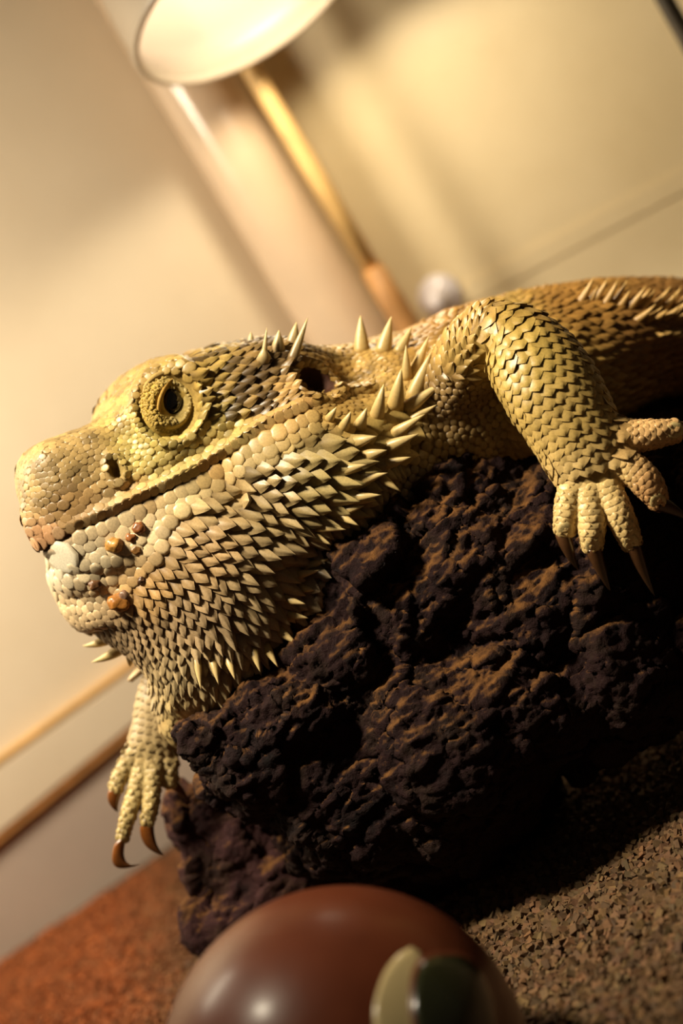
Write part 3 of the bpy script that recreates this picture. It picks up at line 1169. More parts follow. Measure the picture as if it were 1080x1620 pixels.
for it in range(5):
    kd = KDTree(len(pts))
    for k, p in enumerate(pts):
        kd.insert(p, k)
    kd.balance()
    new = pts.copy()
    for k, p in enumerate(pts):
        f = np.zeros(3)
        R1 = prr[k] * 1.05
        for co, j, dist in kd.find_n(p, 7):
            if j != k and dist < R1:
                f += (p - np.array(co)) / (dist + 1e-6) * (R1 - dist)
        new[k] = np.array(bvh.find_nearest(Vector(p + f * 0.28))[0])
    pts = new
pn = np.array([bvh.find_nearest(Vector(p))[1] for p in pts])
Cp, farp = canon(pts)
uvp = np.stack([Cp[:, 0], -Cp[:, 2]], 1)
flow = blend(uvp, FU, FD)
pcol = skin_colour(pts)
psz = blend(uvp, SU, SS) * np.where((pn[:, 1] > 0.25) | (farp & (pts[:, 1] > 150)), 1.5, 1.0)
DARK = lin(88, 66, 42)
mott = 1.0 + np.clip(fbm(Cp / 30.0, 3, 123) * np.where(uvp[:, 0] < 210, 0.95, 0.6), -0.36, 0.2)
for k in range(len(pts)):
    u, v = uvp[k]
    f3 = np.array([flow[k, 0], 0.0, flow[k, 1]])
    if farp[k]:
        f3 = f3 - 2 * (f3 @ HN) * HN
    cvar = random.uniform(0.84, 1.14)
    c = pcol[k] * cvar * mott[k]
    s = psz[k]
    rear = np.interp(v, [600, 690, 730, 790, 835, 880, 960, 1020, 1060], [690, 662, 640, 602, 566, 522, 490, 470, 432])
    chesty = u > rear + 2 and v > 600 and u < 800
    beard = (v > 700 + max(0, (500 - u)) * 0.45) and u < 690 and v < 1110 and not (v > 1050 and u < 240)
    if pts[k][1] > 150 and v > 1015 and pts[k][0] < 330:
        add_scale('flat', pts[k], pn[k], np.array([-.2, 0, -1.0]), 15, c, 0.5, indiv=False)
    elif not chesty and (pts[k][0] > 690 and pts[k][1] > 150 or u > 700):
        add_scale('keel', pts[k], pn[k], f3, s * 1.25, c, 0.45, sz=1.1, indiv=False)
    elif chesty:
        add_scale('pebble', pts[k], pn[k], f3, s * 1.05, c, 0.5, indiv=False)
    elif beard:
        g = np.clip((u - 230) / 300 + (v - 860) / 420, 0, 1)
        if v < 905 and u < 230 or g < 0.12:
            add_scale('pebble', pts[k], pn[k], f3, s * 1.2, c, 0.35, sx=1.1, sz=0.8)
        elif g < 0.32:
            add_scale('keel', pts[k], pn[k], f3, s * 1.22, c, 0.35, sx=1.0, tilt=0.05)
        elif g < 0.62:
            add_scale('point', pts[k], pn[k], f3, s * 1.18, c, 0.4, tilt=0.12)
        else:
            add_scale('point' if random.random() < .55 else 'long', pts[k], pn[k], f3, s * 1.15, c, 0.4, tilt=0.18)
    elif 300 < u < 470 and 540 < v < 660:
        dk = random.random() < 0.62 * math.exp(-((u - 395) / 62) ** 2)
        add_scale('keel', pts[k], pn[k], f3, s * 1.25, (c * 0.22 + DARK * 0.45) if dk else c, 0.35, sz=1.2)
    elif u > 480 and v < 700:
        add_scale('flat', pts[k], pn[k], f3, s * 1.3, c, 0.5, indiv=False)
    elif v > 1090:
        add_scale('flat', pts[k], pn[k], f3, s * 1.3, c, 0.6, indiv=False)
    else:
        zz_ = 0.32 if u < 200 else 0.5
        add_scale('pebble', pts[k], pn[k], f3, s * 1.08, c, 0.5, sx=1.15, sz=zz_)

# --- rows along the lips
seg = np.linalg.norm(np.diff(MOUTH, axis=0), axis=1)
cum = np.concatenate([[0], np.cumsum(seg)])


def along(s):
    k = int(np.clip(np.searchsorted(cum, s) - 1, 0, len(MOUTH) - 2))
    t = (s - cum[k]) / seg[k]
    d = (MOUTH[k + 1] - MOUTH[k]) / seg[k]
    return MOUTH[k] + d * s * 0 + (MOUTH[k + 1] - MOUTH[k]) * t, d


def mirror(p):
    return p - 2 * ((p - HQ0) @ HN) * HN


def both_sides(kind, p, n, f3, size, c, edge, **kw):
    add_scale(kind, p, n, f3, size, c, edge, **kw)
    pm = mirror(p)
    hh = bvh.find_nearest(Vector(pm))
    kw['indiv'] = False
    add_scale(kind, np.array(hh[0]), np.array(hh[1]), f3 - 2 * (f3 @ HN) * HN, size, c, edge, **kw)


for off, step, sc, kind, s0 in ((-10, 15, 15, 'pebble', 12), (-22, 13, 13, 'pebble', 14), (11, 20, 20, 'pebble', 72), (28, 20, 19, 'pebble', 62), (45, 19, 18, 'pebble', 78)):
    s = s0
    while s < cum[-1] - 30:
        grow = 1.0 + 0.12 * math.sin(s * 0.05)
        p2, d2 = along(s)
        nrm2 = np.array([-d2[1], d2[0]])
        q2 = p2 + nrm2 * off * (1 if off > 0 else 1)
        if off > 0 and np.hypot(q2[0] - 98, q2[1] - 884) < 25:
            s += 4
            continue
        p3, n3 = surf(q2[0], q2[1])
        c = skin_colour(p3[None])[0] * random.uniform(0.9, 1.12)
        low = off < 0
        if off > 40 and q2[0] > 262:
            break
        both_sides(kind, p3, n3, np.array([d2[0], 0, -d2[1]]), sc * grow * (1.2 if off > 0 else 1.05), c, 0.65 if low else 0.32, sx=1.05, sy=1.12, sz=0.2 if low else 0.62)
        s += step * grow * random.uniform(0.92, 1.08)
# big front shields of both lips
for (u, v, s_, c_, sx_) in ((98, 884, 44, (204, 194, 170), 1.15), (128, 868, 20, (206, 194, 168), 1)):
    p3, n3 = surf(u, v)
    add_scale('pebble', p3 - n3 * s_ * 0.06, n3, np.array([.8, 0, .4]), s_ * 1.1, lin(*c_), 0.55, sx=sx_, sz=0.26)

# --- rows round arm, hand and toes
def tube_scales(nm, ds, dth, kind, s_scale, edge, sz=1.0, start=0.0, indiv=True, jitter=0.06, stop=1.0):
    R, c, T, ra, rb = TUBES[nm]
    L = np.concatenate([[0], np.cumsum(np.linalg.norm(np.diff(c, axis=0), axis=1))])
    s, row = L[-1] * start, 0
    while s < L[-1] * stop + 4:
        ss = min(s, L[-1])
        k = min(int(np.searchsorted(L, ss, side='right') - 1), len(c) - 2)
        t = (ss - L[k]) / max(L[k + 1] - L[k], 1e-6)
        cc = c[k] * (1 - t) + c[k + 1] * t
        ring = R[k] * (1 - t) + R[k + 1] * t
        per = np.linalg.norm(ring - np.roll(ring, -1, 0), axis=1).sum()
        n = max(6, int(round(per / dth)))
        for j in range(n):
            a = ((j + (row % 2) * 0.5 + random.uniform(-jitter, jitter)) / n) % 1.0 * len(ring)
            i0 = int(a) % len(ring)
            p = ring[i0] * (1 - (a % 1)) + ring[(i0 + 1) % len(ring)] * (a % 1)
            h = bvh.find_nearest(Vector(p))
            if h[0] is None or (np.array(h[0]) - p) @ (np.array(h[0]) - p) > 15 ** 2:
                continue
            q = np.array(h[0])
            nn = np.array(h[1])
            if nn @ (q - cc) < 0.25 * np.linalg.norm(q - cc):
                continue
            cl = skin_colour(q[None])[0] * random.uniform(0.88, 1.12)
            add_scale(kind, q, nn, T[k], ds * s_scale, cl, edge, sy=dth / ds * 1.02, sz=sz, tilt=0.06, indiv=indiv)
        s += ds * (1 + random.uniform(-jitter, jitter))
        row += 1


tube_scales('fore', 15.5, 19, 'arm', 1.75, 0.30, sz=0.95, stop=0.9)
for k in range(5):
    tube_scales('f%d' % k, 9.0, 13, 'pebble', 1.5, 0.45, sz=0.75, start=0.2)
tube_scales('far', 12, 14, 'arm', 1.6, 0.5, start=0.45, indiv=False)
for k in range(5, 10):
    tube_scales('f%d' % k, 9, 12, 'pebble', 1.45, 0.5, sz=0.8, start=0.1, indiv=False)
# clear plates on the last toe joints
for st in FINGERS:
    a, b_ = np.array(st[-1][:3], float), np.array(st[-2][:3], float)
    d = a - b_
    p3, n3 = surf(a[0] - d[0] * 0.12, a[1] - d[1] * 0.12)
    add_scale('pebble', p3, n3, np.array([d[0], 0, -d[1]]), 23, lin(222, 198, 138), 0.6, sx=1.2, sz=0.45)

# ------------------------------------------------------------------ build the animal
dragon = empty('bearded_dragon', P(620, 760, 200))
tag(dragon, 'yellow tan bearded lizard with spiky throat lying over the dark rock', 'lizard')
cb = skin_colour(Vb)
Cb_, farb = canon(Vb)
uvb = np.stack([Cb_[:, 0], -Cb_[:, 2]], 1)
md, ms, mp = poly_dist(uvb, MOUTH)
hm = (Cb_[:, 1] < 170) & (uvb[:, 0] < 560)
line = (np.exp(-(md / 3.0) ** 2) * hm)[:, None]
groove = lin(112, 82, 50)
cb = cb * 0.62 + groove * 0.22
lipm = (np.exp(-((md - 14) / 8) ** 2) * (ms < 0) * hm)[:, None]
cb = cb * (1 - lipm) + lin(188, 146, 88) * lipm
cb = cb * (1 - line) + lin(92, 62, 44) * line
e = ell(uvb, 499, 601, 36, 19, 0.42)
m_ = (np.clip(1.12 - e, 0, 0.25) / 0.25 * ((Cb_[:, 1] < 240) & hm))[:, None]
cb = cb * (1 - m_) + lin(60, 34, 22) * m_
body = link_mesh('body', toW(Vb), Qb, M_skin, cols=cb)
adopt(body, dragon)
body['label'] = 'tan scaly skin of head, trunk and forelegs'


FLAT = ()


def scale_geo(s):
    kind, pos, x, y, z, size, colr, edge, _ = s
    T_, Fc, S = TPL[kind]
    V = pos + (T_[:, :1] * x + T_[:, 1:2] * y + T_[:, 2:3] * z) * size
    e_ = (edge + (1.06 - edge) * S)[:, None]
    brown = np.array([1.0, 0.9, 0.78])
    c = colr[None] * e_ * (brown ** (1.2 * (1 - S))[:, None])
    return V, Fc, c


# the largest scales that face the camera are objects of their own
score = [(-(s[5] * (1 if s[0] != 'pebble' else 0.9)) if (s[8] and s[4][1] < -0.35 * np.linalg.norm(s[4]) and -5 < s[1][0] < 1085) else 0.0, k) for k, s in enumerate(SCALES)]
score.sort()
big = set(k for sc, k in score[:300] if sc < 0)
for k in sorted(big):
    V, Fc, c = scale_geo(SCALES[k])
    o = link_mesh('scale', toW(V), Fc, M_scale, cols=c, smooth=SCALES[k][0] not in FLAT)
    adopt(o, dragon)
AV, AF, AC, AS, base = [], [], [], [], 0
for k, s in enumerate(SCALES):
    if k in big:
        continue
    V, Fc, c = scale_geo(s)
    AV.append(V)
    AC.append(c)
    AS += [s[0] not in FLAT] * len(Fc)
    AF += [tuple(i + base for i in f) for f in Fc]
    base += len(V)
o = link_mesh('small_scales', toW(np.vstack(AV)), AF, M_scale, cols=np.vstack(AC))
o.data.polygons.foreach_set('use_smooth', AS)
o['kind'] = 'stuff'
o['label'] = 'fine overlapping tan scales'
adopt(o, dragon)
print('SCALES', len(SCALES), 'field', len(pts), 'verts', base, 'body', len(Vb))


def spike(name, b3, t3, r, bend, mat, c0, c1, n=9, m=8, flat=1.0, sub=None, power=0.8, parent=None):
    """curved horn from base point to tip (photo space)"""
    b3, t3 = np.asarray(b3, float), np.asarray(t3, float)
    ax_ = t3 - b3
    L = np.linalg.norm(ax_)
    ax_ /= L
    view = np.array([0, 1.0, 0])
    s_ = np.cross(ax_, view)
    s_ /= np.linalg.norm(s_)
    w_ = np.cross(s_, ax_)
    V, C_ = [], []
    for i in range(m):
        t = i / (m - 1)
        rr = r * (1 - t) ** power * (1.0 + 0.15 * math.sin(t * 3.0)) + 0.15
        ctr_ = b3 + ax_ * L * t + np.asarray(bend) * (4 * t * (1 - t))
        for j in range(n):
            a = 2 * math.pi * j / n
            V.append(ctr_ + s_ * rr * math.cos(a) + w_ * rr * flat * math.sin(a))
            C_.append(c0 * (1 - t) + c1 * t)
    Fc = []
    for i in range(m - 1):
        for j in range(n):
            k = (j + 1) % n
            Fc.append((i * n + j, i * n + k, (i + 1) * n + k, (i + 1) * n + j))
    Fc.append(tuple(range(n))[::-1])
    Fc.append(tuple((m - 1) * n + j for j in range(n)))
    o = link_mesh(name, toW(np.array(V)), Fc, mat, cols=np.array(C_))
    adopt(o, parent or dragon)
    return o


SPIKES = [  # base u,v  tip u,v  radius  towards camera
    (440, 556, 441, 522, 14, 4), (463, 545, 469, 509, 13, 2), (484, 540, 487, 502, 10, 0), (418, 572, 417, 550, 16, 8), (396, 545, 397, 525, 9, 0), (420, 538, 422, 518, 7, 0),
    (572, 556, 570, 498, 15, 0), (605, 556, 619, 500, 15, 0), (630, 556, 651, 517, 12, 0),
    (596, 662, 607, 607, 14, 12), (626, 645, 635, 582, 16, 14), (643, 600, 642, 545, 10, 4), (652, 632, 682, 556, 16, 6), (653, 592, 679, 530, 12, 0), (640, 648, 700, 605, 14, 10),
    (650, 664, 691, 640, 9, 6), (622, 688, 672, 655, 12, 14), (608, 710, 663, 686, 13, 14), (606, 736, 650, 723, 11, 14), (566, 762, 613, 748, 11, 14), (568, 678, 580, 645, 13, 12),
    (543, 678, 555, 651, 11, 12), (602, 754, 634, 778, 9, 6), (556, 788, 603, 783, 10, 12), (520, 664, 532, 644, 9, 10), (575, 722, 612, 712, 12, 14), (540, 745, 580, 735, 11, 12), (560, 700, 596, 690, 12, 14),
    (540, 812, 576, 800, 9, 10), (534, 815, 568, 832, 9, 10), (492, 848, 524, 862, 9, 10), (480, 898, 522, 883, 9, 10), (466, 912, 506, 902, 9, 10), (448, 948, 484, 956, 9, 10), (452, 972, 488, 978, 9, 10),
    (440, 996, 470, 1019, 10, 10), (500, 836, 548, 838, 9, 12), (420, 1020, 440, 1056, 9, 10), (400, 1024, 412, 1064, 9, 10), (360, 1040, 372, 1076, 8, 10), (335, 1040, 346, 1084, 8, 10), (310, 1040, 318, 1092, 8, 8), (470, 930, 500, 934, 9, 10),
]
C0, C1 = lin(172, 142, 82), lin(226, 200, 140)
DK0 = lin(112, 86, 54)
for (u, v, tu, tv, r, toward) in SPIKES:
    p3, n3 = surf(u, v)
    if v < 575:
        p3[1] = max(p3[1], 60)
    tip = np.array([tu, p3[1] - toward * 1.6, -tv])
    up_ = np.array([0, -1.0, 0]) * toward * 0.5
    spike('spike', p3 - n3 * 4, tip, r * 0.92, up_, M_spike, (DK0 if v < 575 and u < 490 else C0) * random.uniform(.85, 1.1), C1 * random.uniform(.85, 1.05), flat=0.75, power=0.85)
for (u, v, tu, tv, r, y_) in ((176, 1012, 130, 1022, 10, 175), (192, 1032, 144, 1048, 11, 170), (203, 1030, 205, 1055, 9, 165), (150, 966, 124, 972, 8, 190), (160, 990, 140, 1000, 8, 180)):
    h = bvh.find_nearest(Vector((u, y_, -v)))
    spike('spike', np.array(h[0]), (tu, y_, -tv), r, (0, 0, -4), M_spike, C0, C1, flat=0.8)
# rows of spines on the flank and back
for k in range(46):
    row = k % 3
    u = 905 + (k // 3) * 12.5 + random.uniform(-5, 5)
    v = (478 + (row * 34) + (u - 900) * (0.06 - 0.10 * row)) + random.uniform(-7, 7)
    p3, n3 = surf(u, v, 250)
    L = random.uniform(26, 42) if row < 2 else random.uniform(16, 26)
    spike('spike', p3 - n3 * 3, p3 + n3 * L * 0.55 + np.array([L * 0.55, 0, L * 0.55 - row * 6]), 7.5, (0, 0, -3), M_spike, lin(150, 112, 58), lin(214, 174, 104), m=6, n=7)
for k in range(24):
    u = 665 + k * 18 + random.uniform(-4, 4)
    best = None
    for v in range(430, 640, 3):
        h = bvh.ray_cast(Vector((u, 100, -v)), Vector((0, 1, 0)))
        if h[0] is not None and h[0][1] > 150:
            best = np.array(h[0])
            break
    if best is not None:
        spike('spike', best, best + np.array([4, 0, random.uniform(7, 14)]), 5, (0, 0, 0), M_spike, lin(140, 104, 54), lin(176, 136, 76), m=5, n=6)

# claws
for lst, near in ((CLAWS, True), (FAR_CLAWS, False)):
    for (b2, c2, t2_, r, y0_, y1_) in lst:
        b3, t3 = np.array([b2[0], y0_, -b2[1]]), np.array([t2_[0], y1_, -t2_[1]])
        mid = (b3 + t3) / 2
        ctrl = np.array([c2[0], (y0_ + y1_) / 2 - (5 if near else 0), -c2[1]])
        spike('claw', b3, t3, r, (ctrl - mid) * 0.62, M_claw, lin(84, 55, 32) if near else lin(124, 70, 26), lin(30, 20, 13), n=12, m=12, flat=0.8, power=0.75)['label'] = 'dark brown horny claw'

# ------------------------------------------------------------------ eye
def eye_frame():
    n = HN * 0.96 + np.array([0.0, 0, 0.12])
    n /= np.linalg.norm(n)
    x = np.array([1.0, 0, 0]) - n * n[0]
    x /= np.linalg.norm(x)
    return x, np.cross(n, x) * 1.0, n


ex, ez, en = eye_frame()
if ez[2] < 0:
    ez = -ez
p_e, _ = surf(269, 640)
EC = np.array([269.0, p_e[1] + 16, -640.0])         # centre of the eye bulge


def eq(du, dv, out):
    """point of the eye region: offsets in the picture plane plus outward height"""
    return EC + np.array([du, 0, -dv]) + np.array([0, 1, 0]) * (-(en[0] * du - en[2] * dv) / en[1]) + np.array([0, -1.0, 0]) * out


def both(name, V, Fc, mat, cols=None, label=None, parent=None):
    V = np.array(V)
    o = link_mesh(name, toW(V), Fc, mat, cols=cols)
    adopt(o, dragon)
    Vm = V - 2 * ((V - HQ0) @ HN)[:, None] * HN + HN * 27
    o2 = link_mesh(name, toW(Vm), [f[::-1] for f in Fc], mat, cols=cols)
    adopt(o2, dragon)
    if label:
        o['label'] = label
        o2['label'] = label
    return o, o2


def dome(name, cu_, cv_, a, b_, h0, h, mat, n=28, m=8, label=None, col_=None, prof=lambda r: math.sqrt(max(0, 1 - r * r))):
    V, Fc = [eq(cu_, cv_, h0 + h * prof(0))], []
    for i in range(1, m + 1):
        r = i / m
        for j in range(n):
            t = 2 * math.pi * j / n
            V.append(eq(cu_ + a * r * math.cos(t), cv_ + b_ * r * math.sin(t), h0 + h * prof(r)))
    Fc += [(0, 1 + j, 1 + (j + 1) % n) for j in range(n)]
    for i in range(m - 1):
        for j in range(n):
            a_, c_ = 1 + i * n + j, 1 + i * n + (j + 1) % n
            Fc.append((a_, a_ + n, c_ + n, c_))
    cols = None if col_ is None else np.repeat(np.array(col_)[None], len(V), 0)
    return both(name, V, Fc, mat, cols, label)


OPU, OPV, OPA, OPB = 4.5, -6.0, 15.0, 21.5            # eye opening, relative to the bulge
EYES = dome('eyeball', OPU, OPV, 19, 24, 14, 16, M_eye, label='glossy black eyeball')
# thin pale ring of the iris
V, Fc = [], []
for j in range(32):
    t = 2 * math.pi * j / 32
    for rr, hh in ((0.60, 27.2), (0.66, 27.6), (0.72, 26.2)):
        V.append(eq(OPU + 1 + 14 * rr * 1.2 * math.cos(t), OPV + 1 + 17 * rr * 1.2 * math.sin(t), hh))
for j in range(32):
    k = (j + 1) % 32
    for i in range(2):
        Fc.append((j * 3 + i, j * 3 + i + 1, k * 3 + i + 1, k * 3 + i))
for o_, p_ in zip(both('iris', V, Fc, M_iris, label='thin olive ring of the iris'), EYES):
    o_.parent = p_
    o_.matrix_parent_inverse = Matrix.Identity(4)

# lids: skin dome with an almond opening; folds round it
YEL, OLV = lin(190, 158, 74), lin(170, 148, 88)
n, m = 56, 16
V, C_, Fc = [], [], []
for i in range(m + 1):
    q_ = i / m
    for j in range(n):
        t = 2 * math.pi * j / n
        ct, st_ = math.cos(t), math.sin(t)
        au, av = OPU + OPA * ct, OPV + OPB * st_ * (1.0)
        bu, bv = 47 * ct, 52 * st_
        du, dv = au * (1 - q_) + bu * q_, av * (1 - q_) + bv * q_
        left = max(0.0, -ct) ** 0.6
        hgt = 27 + 6 * math.sin(min(q_ * 2.2, 1) * math.pi * 0.5) * (0.3 + left) - 30 * max(0, q_ - 0.35) ** 1.5 - 3.0 * (1 - q_) ** 6
        right = max(0.0, ct * 0.8 + st_ * 0.6)
        hgt -= right * 7 * math.exp(-((q_ - 0.72) / 0.13) ** 2)
        hgt += right * 4 * math.exp(-((q_ - 0.5) / 0.10) ** 2)
        hgt += 4.5 * left * math.exp(-((q_ - 0.06) / 0.10) ** 2)
        wr = 1.0 * math.sin(t * 26 + q_ * 9) * min(1, q_ * 3) * (0.4 + 0.6 * right)
        V.append(eq(du, dv, hgt + wr * 0.6))
        c = YEL * left + OLV * (1 - left)
        c = c * (0.88 + 0.22 * random.random())
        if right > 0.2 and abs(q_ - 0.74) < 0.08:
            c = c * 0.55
        C_.append(c)
for i in range(m):
    for j in range(n):
        k = (j + 1) % n
        Fc.append((i * n + j, (i + 1) * n + j, (i + 1) * n + k, i * n + k))
LIDS = both('eyelid', V, Fc, M_skin, np.array(C_), 'yellow granular eyelid')
# upper lid edge: raised ridge left of the opening
V, C_, Fc = [], [], []
ridge = catmull([(6, -42, 25, 2), (-2, -36, 29, 3), (-11, -22, 33, 3.4), (-17, -4, 34, 3.4), (-18, 14, 31, 3), (-13, 28, 27, 2)], 5)
for s in ridge:
    for j in range(8):
        a = 2 * math.pi * j / 8
        V.append(eq(s[0] + s[3] * math.cos(a), s[1], s[2] + s[3] * 0.9 * math.sin(a)))
        C_.append(lin(176, 138, 66))
for i in range(len(ridge) - 1):
    for j in range(8):
        k = (j + 1) % 8
        Fc.append((i * 8 + j, i * 8 + k, i * 8 + 8 + k, i * 8 + 8 + j))
for o_, p_ in zip(both('lid_ridge', V, Fc, M_skin, np.array(C_)), LIDS):
    o_.parent = p_
    o_.matrix_parent_inverse = Matrix.Identity(4)
# brow fold over the lid
V, C_, Fc = [], [], []
fold = catmull([(-46, -8, 12, 4), (-40, -28, 18, 5), (-24, -44, 22, 6), (-2, -52, 23, 6.5), (20, -48, 20, 5.5), (36, -36, 14, 4)], 5)
for s in fold:
    for j in range(8):
        a = 2 * math.pi * j / 8
        V.append(eq(s[0], s[1] + s[3] * math.cos(a), s[2] + s[3] * math.sin(a)))
        C_.append(lin(172, 142, 82) * random.uniform(.85, 1.1))
for i in range(len(fold) - 1):
    for j in range(8):
        k = (j + 1) % 8
        Fc.append((i * 8 + j, i * 8 + k, i * 8 + 8 + k, i * 8 + 8 + j))
both('brow_fold', V, Fc, M_skin, np.array(C_))
# comb of small teeth along the lower lid
for k in range(15):
    t = -0.75 + k * 0.165
    du, dv = 4 + 27 * math.cos(t), -2 + 31 * math.sin(t)
    a3, b3 = eq(du * 0.93, dv * 0.93, 22), eq(du * 1.16, dv * 1.16, 24)
    o_ = spike('lid_scale', a3, b3, 3.4, (0, -2, 0), M_spike, lin(170, 140, 74), lin(212, 186, 120), n=6, m=4)
    o_.parent = LIDS[0]
    o_.matrix_parent_inverse = Matrix.Identity(4)
# tiny granules on the lid and the skin below it
LV_, LF_, LC_, lb = [], [], [], 0
for k in range(520):
    t = random.uniform(0, 2 * math.pi)
    q_ = math.sqrt(random.uniform(0.20, 1.0))
    if math.cos(t) > 0.3 and q_ < 0.62:
        continue
    du, dv = 47 * math.cos(t) * q_, 52 * math.sin(t) * q_ - 3
    h = 0
    left = max(0.0, -math.cos(t)) ** 0.6
    qq = max(0, (q_ - 0.35) / 0.65)
    hgt = 27 + 6 * (0.3 + left) * math.sin(min(qq * 2.2, 1) * math.pi / 2) - 30 * max(0, qq - 0.35) ** 1.5
    right = max(0.0, math.cos(t) * 0.8 + math.sin(t) * 0.6)
    hgt -= right * 7 * math.exp(-((qq - 0.72) / 0.13) ** 2)
    T_, F_, S_ = TPL['pebble']
    p = eq(du, dv, hgt + 0.6 + right * 4 * math.exp(-((qq - 0.5) / 0.10) ** 2))
    sz_ = random.uniform(3.2, 4.6)
    x3 = np.array([math.cos(t), 0, -math.sin(t)])
    z3 = np.array([0.25 * math.cos(t), -1, -0.25 * math.sin(t)]) * 0.6
    y3 = np.cross(z3, x3) / 0.6
    LV_.append(p + (T_[:, :1] * x3 + T_[:, 1:2] * y3 + T_[:, 2:3] * z3) * sz_)
    cc_ = (YEL * left + OLV * (1 - left)) * random.uniform(.85, 1.12)
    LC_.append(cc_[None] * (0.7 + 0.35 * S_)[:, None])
    LF_ += [tuple(i + lb for i in f) for f in F_]
    lb += len(T_)
o = link_mesh('lid_granules', toW(np.vstack(LV_)), LF_, M_scale, cols=np.vstack(LC_))
o['kind'] = 'stuff'
o.parent = LIDS[0]
o.matrix_parent_inverse = Matrix.Identity(4)
# ------------------------------------------------------------------ food crumbs stuck to the chin
def crumb(u, v, s, rgb, label, squash=0.7):
    p3, n3 = surf(u, v)
    bm = bmesh.new()
    bmesh.ops.create_icosphere(bm, subdivisions=3, radius=1.0)
    Vc = np.array([tuple(x.co) for x in bm.verts])
    Fc = [tuple(x.index for x in f.verts) for f in bm.faces]
    bm.free()
    nz = fbm(Vc * 1.3 + rng.uniform(0, 50, 3), 3, 5)
    Vc = Vc * (1 + 0.55 * nz)[:, None] * np.array([1.0, squash, 0.85])
    cols = np.array(lin(*rgb))[None] * (1 + 0.5 * nz)[:, None]
    o = link_mesh('food_crumb', toW(p3 + n3 * s * 0.35 + Vc * s), Fc, M_crumbs, cols=np.clip(cols, 0, 1))
    tag(o, label, 'crumb', 'food crumbs stuck to the lizard chin')


M_crumbs = attr_mat('moist_crumb', 0.35, 1800, 0.3, 0.4, 0.0001)
crumb(181, 862, 14, (184, 134, 66), 'largest ochre food crumb on the lower lip of the lizard')
crumb(207, 852, 9, (150, 92, 46), 'brown food crumb right beside the largest ochre crumb')
crumb(219, 836, 11, (136, 82, 42), 'reddish brown food crumb wedged under the lizard mouth line')
crumb(190, 952, 17, (160, 104, 44), 'wide amber food crumb on the underside of the chin')
crumb(198, 942, 10, (126, 96, 76), 'greyish crumb sitting on the wide amber crumb')
crumb(152, 924, 11, (104, 70, 42), 'dark brown crumb below the white front lip scale')
crumb(225, 918, 7, (88, 62, 42), 'tiny dark crumb among the chin scales')
crumb(216, 870, 9, (128, 88, 44), 'flat olive brown crumb under the reddish brown crumb', 0.4)

# ------------------------------------------------------------------ round glazed ornament in front
OD = 0.272
OC = CAM + ray(548, 1704) * OD
OR = 297 / F * OD * 1.0
M_glaze, nt, b = new_mat('brown_glaze')
n1 = noise(nt, 45, 5, 0.6)
r1 = ramp(nt, n1.outputs['Fac'], [(0.3, lin(84, 38, 21)), (0.7, lin(106, 52, 30))])
nt.links.new(r1.outputs['Color'], b.inputs['Base Color'])
b.inputs['Roughness'].default_value = 0.4
b.inputs['Coat Weight'].default_value = 0.22
b.inputs['Specular IOR Level'].default_value = 0.25
b.inputs['Coat Roughness'].default_value = 0.22
n2 = noise(nt, 320, 3)
bump(nt, b, n2.outputs['Fac'], 0.08, 0.0006)
M_cream = plain_mat('cream_glaze', (206, 184, 134), 0.3, 0.06, 90, coat=0.4)
M_green = plain_mat('dark_green_glaze', (44, 46, 26), 0.25, 0.25, 90, coat=0.5)
orn = empty('ceramic_ornament', (OC[0], OC[1], 0.0))
tag(orn, 'glossy brown glazed round ornament with cream and dark green spot', 'ornament')
V, Fc = [], []
n, m = 64, 40
for i in range(m + 1):
    ph = math.pi * i / m
    for j in range(n):
        th = 2 * math.pi * j / n
        rr = OR
        z = math.cos(ph)
        p = np.array([math.sin(ph) * math.cos(th), math.sin(ph) * math.sin(th), z]) * rr
        p[2] = max(p[2], -OC[2] - 0.0)          # flat standing foot on the floor
        V.append(tuple(OC + p))
for i in range(m):
    for j in range(n):
        k = (j + 1) % n
        Fc.append((i * n + j, (i + 1) * n + j, (i + 1) * n + k, i * n + k))
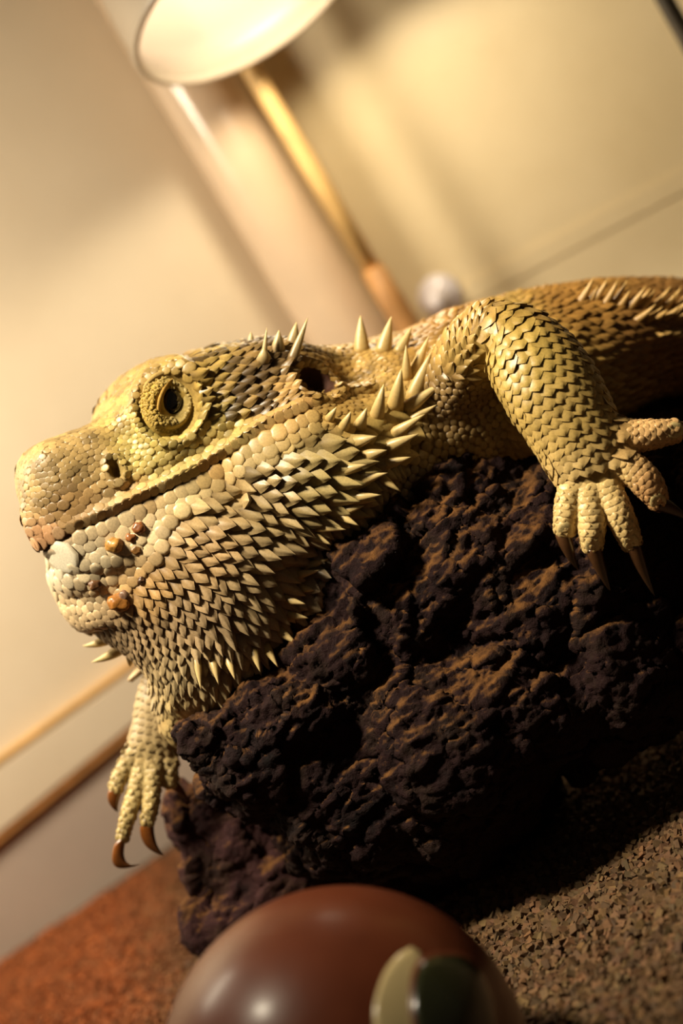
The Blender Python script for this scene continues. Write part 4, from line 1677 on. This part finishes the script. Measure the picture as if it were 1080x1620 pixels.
o = link_mesh('ball', V, Fc, M_glaze)
adopt(o, orn)


def on_ball(u, v, lift):
    d = ray(u, v)
    oc = CAM - OC
    R_ = OR + lift
    a_, b_, c_ = d @ d, 2 * d @ oc, oc @ oc - R_ * R_
    disc = b_ * b_ - 4 * a_ * c_
    k = (-b_ - math.sqrt(max(disc, 0))) / (2 * a_)
    return CAM + d * k


def patch(name, outline, mat, lift, edge=0.0):
    """raised glaze patch on the ball; outline in pixels"""
    out = catmull(list(outline) + [outline[0]], 6)[:-1]
    c = out.mean(0)
    V, Fc, n = [], [], len(out)
    rings = [(1.0, -0.0004), (0.985, lift), (0.8, lift * 1.15), (0.55, lift * 1.2), (0.25, lift * 1.2)]
    cc_ = OC + 0
    for s, l in rings:
        for p in out:
            q = c + (p - c) * s
            V.append(tuple(on_ball(q[0], q[1], l)))
    V.append(tuple(on_ball(c[0], c[1], lift * 1.2)))
    for i in range(len(rings) - 1):
        for j in range(n):
            k = (j + 1) % n
            Fc.append((i * n + j, (i + 1) * n + j, (i + 1) * n + k, i * n + k))
    b0 = (len(rings) - 1) * n
    for j in range(n):
        Fc.append((b0 + j, len(V) - 1, b0 + (j + 1) % n))
    o = link_mesh(name, V, Fc, mat)
    bm = bmesh.new()
    bm.from_mesh(o.data)
    bmesh.ops.recalc_face_normals(bm, faces=bm.faces)
    bm.to_mesh(o.data)
    bm.free()
    adopt(o, orn)
    return o


patch('cream_patch', [(650, 1496), (668, 1512), (664, 1560), (660, 1640), (690, 1720), (640, 1720), (600, 1660), (590, 1600), (604, 1545), (626, 1512)], M_cream, 0.00025)
patch('spot_rim', [(688, 1504), (735, 1506), (772, 1540), (790, 1600), (790, 1660), (765, 1700), (710, 1705), (668, 1670), (648, 1610), (648, 1550), (662, 1516)], M_glaze, 0.0004)
patch('green_spot', [(690, 1510), (733, 1513), (766, 1545), (783, 1600), (783, 1655), (760, 1692), (712, 1697), (675, 1664), (655, 1608), (655, 1553), (667, 1522)], M_green, 0.0006)
